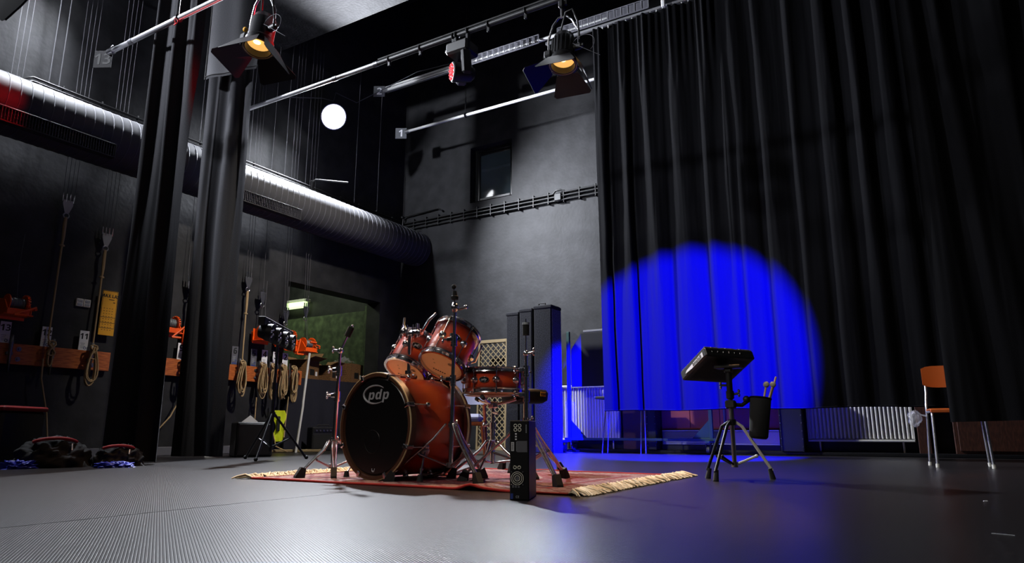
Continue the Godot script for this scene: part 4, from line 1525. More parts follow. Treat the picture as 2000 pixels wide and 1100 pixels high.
func tom(called: String, label: String, bottom: Vector3, up: Vector3, r: float, L: float, face_to: Vector3) -> void:
	var o := thing(called, label, "drum", bottom, 0, "sunburst toms over the bass drum")
	up = up.normalized()
	var f := (face_to - up * face_to.dot(up)).normalized()   # local +x looks at the viewer
	var bas := Basis(f, up, f.cross(up).normalized())
	var x := T(Vector3.ZERO, bas)
	var b := MB.new()
	shell(b, x * T(V(0, 0.012, 0)), r, L - 0.024)
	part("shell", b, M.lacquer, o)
	b = MB.new()
	b.lathe(x, [Vector2(r - 0.006, 0.014), Vector2(r - 0.006, L - 0.014)], 40)
	part("shell_lining", b, M.maple, o)
	for e in [[0.0, -1.0], [L, 1.0]]:
		b = MB.new()
		var y: float = e[0]
		b.lathe(x * T(V(0, y, 0)), [Vector2(r + 0.002, 0.018), Vector2(r + 0.017, 0.018), Vector2(r + 0.015, 0.012), Vector2(r + 0.009, 0.010), Vector2(r + 0.009, -0.010), Vector2(r + 0.015, -0.012), Vector2(r + 0.017, -0.018), Vector2(r + 0.002, -0.018), Vector2(r + 0.002, 0.018)], 40)
		part("hoop", b, M.chrome, o)
		b = MB.new()
		b.lathe(x * T(V(0, y + 0.002 * float(e[1]), 0)), [Vector2(r + 0.001, 0), Vector2(0, 0)] if e[1] < 0 else [Vector2(0, 0), Vector2(r + 0.001, 0)], 40)
		var h := part("drum_head", b, M.drum_head, o)
		if e[1] < 0:
			b = MB.new()
			b.lathe(x * T(V(r * 0.35, -0.0042, -r * 0.35)), [Vector2(0.016, 0), Vector2(0, 0)], 14)
			b.lathe(x * T(V(-r * 0.1, -0.0042, r * 0.35)), [Vector2(0.007, 0), Vector2(0, 0)], 10)
			b.lathe(x * T(V(r * 0.15, -0.0042, r * 0.45)), [Vector2(0.006, 0), Vector2(0, 0)], 10)
			part("head_mark", b, M.cream, h)
			b = MB.new()
			for j in 6: b.box(x * T(V(-r * 0.62, -0.0044, (j - 2.5) * 0.015)), V(0.012, 0.0006, 0.009))
			stuff(part("head_print", b, M.hoop_wood, h))
	for k in 6:
		oval_lug(x * T(Vector3.ZERO, Basis(Vector3.UP, deg_to_rad(28 + k * 60))), r, 0.0, L, o)
	badge(x * T(V(r + 0.001, L * 0.55, 0), Basis(V(0, 0, -1), V(0, 1, 0), V(1, 0, 0))), o, 0.02)
	b = MB.new()
	var back := x * T(Vector3.ZERO, Basis(Vector3.UP, deg_to_rad(118)))
	b.box(back * T(V(r + 0.02, L * 0.5, 0)), V(0.035, 0.06, 0.045), 0.006)
	b.tube([back * V(r + 0.012, L - 0.01, -0.09), back * V(r + 0.04, L * 0.55, -0.05), back * V(r + 0.04, L * 0.55, 0.05), back * V(r + 0.012, L - 0.01, 0.09)], 0.006, 6)
	part("mount_bracket", b, M.chrome, o)

func claw(x: Transform3D, r: float, L: float, rear: bool, o: Node3D) -> void:
	# x: drum axis y from the front; angle 0; hoop claw, rod and lug of one tension point
	var y := L if rear else 0.0
	var s := -1.0 if rear else 1.0
	var b := MB.new()
	b.box(x * T(V(r + 0.018, y + s * 0.018, 0)), V(0.018, 0.05, 0.026), 0.004)
	b.box(x * T(V(r + 0.006, y - s * 0.006, 0)), V(0.03, 0.012, 0.022), 0.003)
	b.cyl(x * V(r + 0.022, y - s * 0.012, 0), x * V(r + 0.022, y + s * 0.16, 0), 0.004, 6)
	b.ball(x * V(r + 0.018, y + s * 0.15, 0), 0.017, 8)
	b.cyl(x * V(r - 0.02, y + s * 0.15, 0), x * V(r + 0.018, y + s * 0.15, 0), 0.014, 8)
	part("tension_claw", b, M.chrome, o)

func bass_drum() -> void:
	var o := thing("bass_drum", "large orange red sunburst bass drum with a black front head", "drum", V(-2.753, 0.006, -3.06), 0)
	var ax := V(0.13, 0, -0.99).normalized()
	var c := V(0, 0.305, 0)
	var bas := Basis(Vector3.UP.cross(ax).normalized() * -1.0, ax, Vector3.ZERO)
	bas.z = bas.x.cross(bas.y).normalized()
	var x := T(c, bas)
	var b := MB.new()
	shell(b, x * T(V(0, 0.035, 0)), 0.283, 0.43, 64)
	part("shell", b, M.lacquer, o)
	b = MB.new()
	b.lathe(x, [Vector2(0.283, 0.0), Vector2(0.305, 0.0), Vector2(0.307, 0.042), Vector2(0.284, 0.042)], 64)
	b.lathe(x, [Vector2(0.278, 0.02), Vector2(0.283, 0.0)], 64)
	part("front_hoop", b, M.hoop_wood, o)
	b = MB.new()
	b.lathe(x, [Vector2(0.302, -0.001), Vector2(0.3065, 0.001), Vector2(0.3072, 0.006), Vector2(0.304, 0.006)], 64)
	part("hoop_edge", b, M.cream, o)
	b = MB.new()
	b.lathe(x * T(V(0, 0.5, 0)), [Vector2(0.284, -0.042), Vector2(0.307, -0.042), Vector2(0.305, 0.0), Vector2(0.283, 0.0)], 64)
	part("rear_hoop", b, M.hoop_dark, o)
	b = MB.new()
	b.lathe(x * T(V(0, 0.474, 0)), [Vector2(0.3065, -0.008), Vector2(0.3076, -0.007), Vector2(0.3076, 0.007), Vector2(0.3060, 0.008)], 64)
	part("hoop_inlay", b, M.cream, o)
	b = MB.new()
	b.lathe(x * T(V(0, 0.488, 0)), [Vector2(0.283, 0), Vector2(0, 0)], 48)
	part("rear_head", b, M.cream, o)
	b = MB.new()
	b.lathe(x, [Vector2(0.280, 0.018), Vector2(0.268, 0.010), Vector2(0, 0.010)], 64)
	var head := part("front_head", b, M.drum_head_black, o)
	# lettering on the front head: local frame with z towards the audience
	var fz := -ax
	var fx := Vector3.UP.cross(fz).normalized()
	var front := Transform3D(Basis(fx, Vector3.UP, fz), c - ax * -0.008)
	b = MB.new()
	var ring := []
	for k in 40:
		var a := 0.75 + k * (TAU - 1.65) / 39.0
		ring.append(front * V(-0.010 + cos(a) * 0.098, 0.178 + sin(a) * 0.052, 0.0))
	var rad := []
	for k in 40: rad.append(0.0015 + 0.0055 * maxf(0.0, sin(PI * (k + 2) / 43.0)))
	b.tube(ring, rad, 6)
	part("logo_ring", b, M.silver_print, head)
	var skew := Transform3D(Basis(V(1.35, 0, 0), V(0.22, 1, 0), V(0, 0, 1)), V(0.022, 0.176, 0.0))
	part("logo_text", letters("pdp", 0.054, 0.001), M.silver_print, head, front * skew)
	b = MB.new()
	for s in [-1.0, 1.0]:
		b.tube([front * V(s * 0.012, -0.238, 0), front * V(s * 0.010, -0.252, 0), front * V(s * 0.003, -0.258, 0), front * V(0, -0.25, 0)], 0.003, 5)
	part("small_emblem", b, M.silver_print, head)
	b = MB.new()
	b.torus(front * T(V(-0.02, -0.09, -0.001), Basis(Vector3.RIGHT, PI / 2)), 0.065, 0.002, 30, 5)
	part("head_patch", b, M.drum_head_black, head)
	for k in 8:
		var xa := x * T(Vector3.ZERO, Basis(Vector3.UP, deg_to_rad(22.5 + 45 * k)))
		claw(xa, 0.286, 0.5, false, o)
		claw(xa, 0.286, 0.5, true, o)
	# spurs
	for s in [-1.0, 1.0]:
		var q: Vector3 = c + ax * 0.16 + V(s * 0.245 * 0.99, -0.145, s * 0.245 * 0.13)
		var out := V(s * 0.86, -0.51, s * 0.11)
		b = MB.new()
		b.lathe(T(q, MB.yto(out)), [Vector2(0.036, 0), Vector2(0.034, 0.014), Vector2(0.02, 0.026), Vector2(0, 0.028)], 16, [], true)
		var sp := part("spur_bracket", b, M.dull_chrome, o)
		b = MB.new()
		var ft := V(q.x + s * 0.06, 0.012, q.z + 0.10)
		b.cyl(q + out * 0.02 + V(0, 0.03, 0), ft + V(0, 0.02, 0), 0.006, 8)
		b.ball(q.lerp(ft, 0.62), 0.012, 8)
		part("spur", b, M.chrome, sp)
		b = MB.new()
		b.cyl(ft + V(0, 0.03, 0), ft + V(0, -0.006, 0), 0.012, 10, 0.019)
		part("rubber_foot", b, M.rubber, sp)
	# tom holder
	var pb := c + ax * 0.26 + V(0, 0.283, 0)
	b = MB.new()
	b.bx(pb + V(0, 0.012, 0), V(0.08, 0.03, 0.08), 0.008)
	b.cyl(pb + V(0, 0.02, 0), pb + V(0, 0.05, 0), 0.024, 14)
	b.cyl(pb + V(-0.05, 0.02, 0), pb + V(0.05, 0.02, 0.0), 0.011, 8)
	var hold := part("tom_holder", b, M.chrome, o)
	b = MB.new()
	b.cyl(pb + V(0, 0.04, 0), pb + V(0, 0.30, 0), 0.013, 14)
	part("post", b, M.chrome, hold)
	b = MB.new()
	var top := pb + V(0, 0.28, 0)
	b.ball(top + V(-0.03, 0.01, 0.02), 0.028, 12)
	b.cyl(top + V(-0.06, 0, 0), top + V(0.10, 0, 0.01), 0.018, 10)
	b.ball(top + V(0.08, 0.0, 0.01), 0.024, 12)
	b.tube([top + V(-0.02, 0, 0), top + V(-0.07, 0.06, -0.02), top + V(-0.09, 0.11, -0.05)], 0.009, 8)
	b.tube([top + V(0.09, 0, 0), top + V(0.13, 0.08, -0.02), top + V(0.16, 0.12, -0.05)], 0.009, 8)
	for k in 4:
		b.cyl(top + V(-0.05 + k * 0.045, -0.03, 0.025), top + V(-0.05 + k * 0.045, 0.05, 0.025), 0.005, 6)
	b.cyl(top + V(0.05, -0.03, 0.0), top + V(0.05, 0.06, 0.0), 0.008, 8)
	part("ball_clamp", b, M.chrome, hold)

func snare() -> void:
	var o := thing("snare_drum", "flat orange red snare drum lying level on a stand", "drum", V(-2.30, 0.512, -3.62))
	var b := MB.new()
	var f := V(0.54, 0, 0.84)
	var x := T(Vector3.ZERO, Basis(f, Vector3.UP, f.cross(Vector3.UP)))
	var r := 0.172
	shell(b, x * T(V(0, 0.014, 0)), r, 0.112)
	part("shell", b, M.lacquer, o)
	for y in [0.008, 0.132]:
		b = MB.new()
		b.lathe(x * T(V(0, y, 0)), [Vector2(r + 0.002, 0.012), Vector2(r + 0.016, 0.014), Vector2(r + 0.014, 0.008), Vector2(r + 0.008, 0.006), Vector2(r + 0.008, -0.006), Vector2(r + 0.014, -0.008), Vector2(r + 0.016, -0.014), Vector2(r + 0.002, -0.012), Vector2(r + 0.002, 0.012)], 44)
		part("hoop", b, M.chrome, o)
		b = MB.new()
		b.lathe(x * T(V(0, y, 0)), [Vector2(r + 0.001, -0.003), Vector2(r + 0.001, 0.003), Vector2(0, 0.003), Vector2(0, -0.003), Vector2(r + 0.001, -0.003)], 40)
		part("drum_head", b, M.drum_head, o)
	for k in 8:
		oval_lug(x * T(Vector3.ZERO, Basis(Vector3.UP, deg_to_rad(6 - 45 * k))), r, 0.008, 0.132, o)
	badge(x * T(Vector3.ZERO, Basis(Vector3.UP, deg_to_rad(-18))) * T(V(r + 0.001, 0.07, 0), Basis(V(0, 0, -1), V(0, 1, 0), V(1, 0, 0))), o, 0.017)
	b = MB.new()
	var st := x * T(Vector3.ZERO, Basis(Vector3.UP, deg_to_rad(74)))
	b.box(st * T(V(r + 0.03, 0.085, 0)), V(0.05, 0.09, 0.03), 0.006)
	b.cyl(st * V(r + 0.05, 0.02, 0.0), st * V(r + 0.05, 0.14, 0.0), 0.008, 8)
	b.tube([st * V(r + 0.05, 0.13, 0), st * V(r + 0.075, 0.12, 0.02)], 0.007, 6)
	b.ball(st * V(r + 0.045, 0.03, 0), 0.014, 8)
	part("strainer", b, M.chrome, o)
	# cymbal disc under it
	b = MB.new()
	b.lathe(Transform3D(), [Vector2(0, 0.0), Vector2(0.05, -0.002), Vector2(0.135, 0.004), Vector2(0.15, 0.008), Vector2(0.135, 0.007), Vector2(0.05, 0.010), Vector2(0, 0.012)], 40, [], true)
	var disc := one("cymbal", b, M.bronze, "thin tan cymbal disc lying edge on right under the snare drum", "cymbal", V(-2.315, 0.487, -3.60))
	# stand
	o = thing("snare_stand", "low chrome tripod stand under the snare drum with rubber tipped arms", "stand", V(-2.30, 0.008, -3.62))
	b = MB.new()
	b.cyl(V(0, 0.08, 0), V(0, 0.30, 0), 0.0145, 12)
	part("base_tube", b, M.chrome, o)
	b = MB.new()
	b.cyl(V(0, 0.28, 0), V(0, 0.44, 0), 0.010, 12)
	part("upper_tube", b, M.chrome, o)
	b = MB.new()
	b.cyl(V(0, 0.285, 0), V(0, 0.325, 0), 0.019, 12)
	b.tube([V(0.0, 0.305, 0), V(-0.05, 0.31, 0.01)], 0.007, 6)
	b.ball(V(-0.055, 0.31, 0.01), 0.013, 8)
	part("height_clamp", b, M.chrome, o)
	b = MB.new()
	b.bx(V(0, 0.43, 0), V(0.05, 0.04, 0.05), 0.008)
	b.cyl(V(0.0, 0.385, 0), V(0.06, 0.375, 0.03), 0.008, 8)
	part("basket_hub", b, M.chrome, o)
	for k in 3:
		var a := deg_to_rad(200 + 120 * k)
		var e := V(cos(a), 0, sin(a))
		b = MB.new()
		b.tube([V(0, 0.43, 0), e * 0.10 + V(0, 0.45, 0), e * 0.155 + V(0, 0.468, 0)], 0.008, 8)
		var arm := part("basket_arm", b, M.chrome, o)
		b = MB.new()
		b.tube([e * 0.145 + V(0, 0.464, 0), e * 0.172 + V(0, 0.474, 0)], 0.013, 8)
		part("rubber_tip", b, M.rubber, arm)
	for ft in [V(0.30, 0, 0.02), V(-0.02, 0, -0.02) + V(0.08, 0, 0.30) * 0.9, V(-0.21, 0, 0.14)]:
		tripod_leg(o, V(0, 0.215, 0), V(0, 0.09, 0), ft, false)

# one double braced leg of a cymbal stand: from the hub collar down to the rubber foot
func tripod_leg(o: Node3D, hub: Vector3, low: Vector3, foot: Vector3, double: bool, dull := false) -> void:
	var m: Material = M.dull_chrome if dull else M.chrome
	var dir := V(foot.x - hub.x, 0, foot.z - hub.z).normalized()
	var sd := V(-dir.z, 0, dir.x) * 0.012
	var b := MB.new()
	var k1 := hub + dir * 0.035
	var knee := hub.lerp(foot, 0.30) + V(0, 0.012, 0)
	var tip := foot + V(0, 0.03, 0) - dir * 0.012
	for s in ([-1.0, 1.0] if double else [0.0]):
		b.tube([k1 + sd * s, knee + sd * s, tip + sd * s * 0.4], 0.0068 if double else 0.009, 6)
	b.cyl(k1 - sd * 1.3, k1 + sd * 1.3, 0.007, 6)
	var leg := part("leg", b, m, o)
	b = MB.new()
	var mid := hub.lerp(foot, 0.52)
	for s in ([-1.0, 1.0] if double else [0.0]):
		b.tube([low + dir * 0.022 + sd * s * 0.7, mid + sd * s * 0.7], 0.0055, 6)
	b.cyl(mid - sd * 1.4, mid + sd * 1.4, 0.007, 6)
	part("brace", b, m, leg)
	b = MB.new()
	var q := Transform3D(Basis(V(-dir.z, 0, dir.x), V(0, 1, 0), dir), foot)
	b.prism(q * T(V(-0.017, 0, 0), Basis(Vector3.UP, PI / 2)), PackedVector2Array([Vector2(0.035, 0.0), Vector2(0.04, 0.052), Vector2(0.012, 0.062), Vector2(-0.022, 0.012), Vector2(-0.024, 0.0)]), 0.034)
	part("rubber_foot", b, M.rubber, leg)

func wing_nut(b: MB, p: Vector3, d: Vector3) -> void:
	b.cyl(p, p + d * 0.035, 0.007, 8)
	for s in [-1.0, 1.0]:
		b.ball(p + d * 0.036 + V(0, s * 0.012, 0), 0.008, 6, V(1, 1.5, 1))

func cymbal_stand(label: String, p: Vector3, feet: Array, hub_y: float, low_y: float, joints: Array, top_y: float, lean: Vector3, kind: int) -> void:
	var o := thing("cymbal_stand", label, "cymbal stand", p, 0, "chrome cymbal stands")
	var at := func(y: float) -> Vector3: return lean * y + V(0, y, 0)
	var b := MB.new()
	b.cyl(at.call(low_y), at.call(joints[0]), 0.0135, 14)
	part("base_tube", b, M.chrome, o)
	for k in joints.size():
		var y1: float = joints[k + 1] if k + 1 < joints.size() else top_y
		b = MB.new()
		b.cyl(at.call(joints[k] - 0.02), at.call(y1), 0.0105 - 0.0022 * k, 12)
		part("upper_tube", b, M.chrome, o)
		b = MB.new()
		b.cyl(at.call(joints[k] - 0.03), at.call(joints[k] + 0.018), 0.0185, 14)
		b.cyl(at.call(joints[k] - 0.045), at.call(joints[k] - 0.032), 0.0195, 14)
		b.bx(at.call(joints[k] - 0.006) + V(-0.02, 0, 0.012), V(0.035, 0.03, 0.03), 0.006)
		wing_nut(b, at.call(joints[k] - 0.005) + V(-0.025, 0, 0.015), V(-0.85, 0, 0.5).normalized())
		part("height_clamp", b, M.chrome, o)
	b = MB.new()
	b.cyl(at.call(hub_y - 0.02), at.call(hub_y + 0.016), 0.021, 14)
	wing_nut(b, at.call(hub_y) + V(0.016, 0, 0.01), V(0.9, 0.1, 0.3).normalized())
	part("leg_collar", b, M.chrome, o)
	b = MB.new()
	b.cyl(at.call(low_y - 0.012), at.call(low_y + 0.014), 0.024, 12)
	part("brace_collar", b, M.dull_chrome, o)
	for f in feet:
		tripod_leg(o, at.call(hub_y), at.call(low_y), f, true)
	# tilter and felts
	b = MB.new()
	var t: Vector3 = at.call(top_y)
	if kind == 2:   # tall straight stand: tilter ball, wing nut, felts, small cap
		b.ball(t + V(0, 0.015, 0), 0.022, 12, V(1, 1.5, 1))
		b.cyl(t + V(0.0, 0.0, 0), t + V(0.05, 0.012, -0.03), 0.008, 8)
		b.ball(t + V(0.055, 0.018, -0.033), 0.013, 8)
		b.cyl(t + V(0, 0.03, 0), t + V(-0.012, 0.15, 0), 0.004, 8)
		part("tilter", b, M.chrome, o)
		b = MB.new()
		b.lathe(T(t + V(-0.003, 0.068, 0)), [Vector2(0, -0.006), Vector2(0.022, -0.006), Vector2(0.024, 0.012), Vector2(0.016, 0.018), Vector2(0.012, 0.045), Vector2(0, 0.045)], 16)
		b.ball(t + V(-0.010, 0.14, 0), 0.014, 10)
		part("felt", b, M.felt_black, o)
	elif kind == 1:   # tilted short arm with a felt sleeve
		var d := V(0.30, 0.86, -0.2).normalized()
		b.cyl(t, t + d * 0.12, 0.006, 8)
		b.ball(t, 0.02, 10)
		wing_nut(b, t + V(-0.01, 0.0, 0.01), V(-0.9, 0.2, 0.3).normalized())
		b.ball(t + d * 0.175, 0.009, 8)
		part("tilter", b, M.chrome, o)
		b = MB.new()
		b.cyl(t + d * 0.10, t + d * 0.165, 0.02, 14)
		part("felt", b, M.felt_black, o)
	else:
		b.ball(t, 0.017, 10)
		wing_nut(b, t + V(0.01, -0.0, 0.0), V(0.9, 0.2, -0.3).normalized())
		b.cyl(t, t + V(0, 0.20, 0), 0.004, 8)
		part("tilter", b, M.chrome, o)
		b = MB.new()
		b.cyl(t + V(0, 0.105, 0), t + V(0, 0.165, 0), 0.0195, 14)
		part("felt", b, M.felt_black, o)
		b = MB.new()
		b.cyl(t + V(0, 0.165, 0), t + V(0, 0.178, 0), 0.021, 14)
		part("felt_washer", b, M.grey_ink, o)

func drum_kit() -> void:
	rug()
	bass_drum()
	var up := V(0.075, 0.83, -0.54)
	tom("rack_tom", "smaller sunburst tom tilted over the bass drum, left of the chrome post", V(-2.789, 0.655, -3.375), up, 0.127, 0.215, V(0.6, 0, 0.8))
	tom("rack_tom", "larger sunburst tom tilted over the bass drum behind the tallest stand", V(-2.50, 0.675, -3.36), up, 0.133, 0.245, V(0.6, 0, 0.8))
	snare()
	cymbal_stand("chrome cymbal stand standing left of the bass drum", V(-3.209, 0.008, -3.205), [V(-0.075, 0, 0.20), V(0.125, 0, 0.11), V(0.10, 0, -0.24)], 0.215, 0.06, [0.50, 0.66], 0.775, V(0.02, 0, 0), 1)
	cymbal_stand("tallest chrome cymbal stand in front of the toms", V(-2.345, 0.008, -3.25), [V(-0.268, 0, 0.215), V(0.285, 0, 0.14), V(0.02, 0, -0.31)], 0.31, 0.085, [0.57, 0.80], 0.97, V(0.012, 0, 0), 2)
	cymbal_stand("chrome cymbal stand behind the black amplifier on the rug's right part", V(-1.955, 0.008, -3.43), [V(-0.345, 0, 0.13), V(0.325, 0, 0.25), V(0.05, 0, -0.38)], 0.33, 0.10, [0.48, 0.62], 0.71, V(0.0, 0, 0), 3)
	# throne
	var o := thing("drum_throne", "round black padded drum throne with a small yellow label", "stool", V(-2.50, 0.006, -4.36))
	var b := MB.new()
	b.lathe(T(V(0, 0.47, 0)), [Vector2(0, 0), Vector2(0.13, 0.0), Vector2(0.165, 0.02), Vector2(0.172, 0.07), Vector2(0.16, 0.092), Vector2(0.1, 0.1), Vector2(0, 0.102)], 40, [], true)
	part("seat", b, M.leather, o)
	b = MB.new()
	b.cyl(V(0, 0.1, 0), V(0, 0.47, 0), 0.014, 12)
	part("post", b, M.chrome, o)
	var sn := V(0.985, 0, 0.17)
	var lx := Transform3D(Basis(Vector3.UP.cross(sn).normalized(), Vector3.UP, sn), V(0, 0.53, 0) + sn * 0.171)
	b = MB.new()
	b.box(lx, V(0.06, 0.03, 0.003), 0.001)
	var lab := part("maker_label", b, M.yellow_card, o)
	part("label_print", letters("TAMA", 0.018, 0.001), M.black_ink, lab, lx * T(V(0, 0, 0.003)))
	for k in 3:
		var a := deg_to_rad(80 + 120 * k)
		tripod_leg(o, V(0, 0.24, 0), V(0, 0.1, 0), V(cos(a), 0, sin(a)) * 0.27, true, true)
	# bass drum pedal
	o = thing("bass_drum_pedal", "chrome and black foot pedal at the rear of the bass drum", "pedal", V(-2.665, 0.006, -3.66))
	b = MB.new()
	b.box(T(V(0, 0.03, -0.12), Basis(V(1, 0, 0), 0.14)), V(0.085, 0.012, 0.26), 0.003)
	part("footboard", b, M.dull_chrome, o)
	b = MB.new()
	b.bx(V(0, 0.006, -0.1), V(0.1, 0.01, 0.34), 0.003)
	part("base_plate", b, M.black_metal, o)
	for s in [-1.0, 1.0]:
		b = MB.new()
		b.tube([V(s * 0.06, 0.01, 0.03), V(s * 0.065, 0.1, 0.02), V(s * 0.055, 0.17, 0.01)], 0.011, 8)
		part("post", b, M.chrome, o)
	b = MB.new()
	b.cyl(V(-0.09, 0.17, 0.01), V(0.09, 0.17, 0.01), 0.009, 8)
	b.tube([V(0.0, 0.17, 0.01), V(0.0, 0.27, -0.06)], 0.005, 6)
	b.ball(V(0.0, 0.28, -0.065), 0.03, 10)
	part("beater", b, M.chrome, o)

func rug() -> void:
	var o := thing("rug", "red patterned rug with cream fringes under the drum kit", "rug", V(-2.47, 0, -3.655))
	var nx := 190
	var nz := 140
	var w := 2.10
	var d := 1.585
	var b := MB.new()
	var f := FastNoiseLite.new()
	f.seed = 4
	f.frequency = 9.0
	var hgt := func(x: float, z: float) -> float:
		var h := 0.007 + 0.003 * f.get_noise_2d(x * 0.12, z * 0.12)
		# a ripple at the front edge and a long low fold
		h += 0.018 * exp(-pow((x - 0.52) / 0.05, 2.0)) * smoothstep(0.45, 0.79, z)
		h += 0.008 * exp(-pow((x - 0.35 - z * 0.3) / 0.09, 2.0))
		return h
	var red := Color(0.36, 0.014, 0.014)
	var cream := Color(0.52, 0.38, 0.34)
	var navy := Color(0.05, 0.02, 0.05)
	var colr := func(x: float, z: float) -> Color:
		var ex := w / 2 - absf(x)
		var ez := d / 2 - absf(z)
		var e := minf(ex, ez)
		var n := f.get_noise_2d(x * 3.0, z * 3.0)
		var n2 := f.get_noise_2d(x * 7.0 + 50.0, z * 7.0)
		var motif := sin(x * 46.0) * sin(z * 46.0) + 0.9 * sin(x * 93.0 + 1.0) * sin(z * 93.0)
		if e < 0.03: return red
		if e < 0.22:
			if motif + n2 > 0.55: return navy.lerp(red, 0.55)
			return cream.lerp(red, clampf(0.25 + 0.5 * n + 0.6 * n2, 0.0, 0.9))
		if e < 0.245: return red
		if e < 0.275: return navy.lerp(red, 0.5)
		var m := pow(absf(x) / (w / 2 - 0.275), 2.0) + pow(absf(z) / (d / 2 - 0.275), 2.0)
		if m < 0.30: return red.lerp(navy, 0.45) if motif > 0.5 else (cream.lerp(red, 0.5) if n2 > 0.25 else red)
		if m < 0.36: return cream
		if m < 0.95: return cream.lerp(red, 0.35) if motif + 1.5 * n2 > 0.75 else red.lerp(navy, 0.15)
		return navy.lerp(red, 0.5) if motif > 0.8 else cream.lerp(red, clampf(0.35 + 0.8 * n2, 0.0, 0.9))
	for i in nx:
		for j in nz:
			var q := []
			var c := []
			for e in [[0, 0], [1, 0], [1, 1], [0, 1]]:
				var x := (float(i + e[0]) / nx - 0.5) * w
				var z := (float(j + e[1]) / nz - 0.5) * d
				q.append(V(x, hgt.call(x, z), z))
				c.append(colr.call(x, z))
			b.tri(q[0], q[1], q[2], Vector3.UP, Vector3.UP, Vector3.UP, c[0], c[1], c[2])
			b.tri(q[0], q[2], q[3], Vector3.UP, Vector3.UP, Vector3.UP, c[0], c[2], c[3])
	part("pile", b, M.pile, o)
	for s in [-1.0, 1.0]:
		b = MB.new()
		var pts := []
		for i in 81:
			var x := (i / 80.0 - 0.5) * w
			pts.append(V(x, hgt.call(x, s * d / 2) - 0.001, s * d / 2))
		b.tube(pts, 0.007, 6)
		part("bound_edge", b, M.rug_edge, o)
		b = MB.new()
		for k in 460:
			var z := rng.randf_range(-d / 2, d / 2)
			var L := rng.randf_range(0.06, 0.115)
			var y := rng.randf_range(0.004, 0.024)
			var sw := rng.randf_range(-0.075, 0.075)
			b.tube([V(s * w / 2, 0.008, z), V(s * (w / 2 + L * 0.35), 0.008 + y, z + sw * 0.5), V(s * (w / 2 + L * 0.75), 0.005 + y * 0.6, z + sw), V(s * (w / 2 + L), 0.005, z + sw * 1.3)], [0.0045, 0.0055, 0.005, 0.003], 4)
		stuff(part("fringe", b, M.fringe, o))


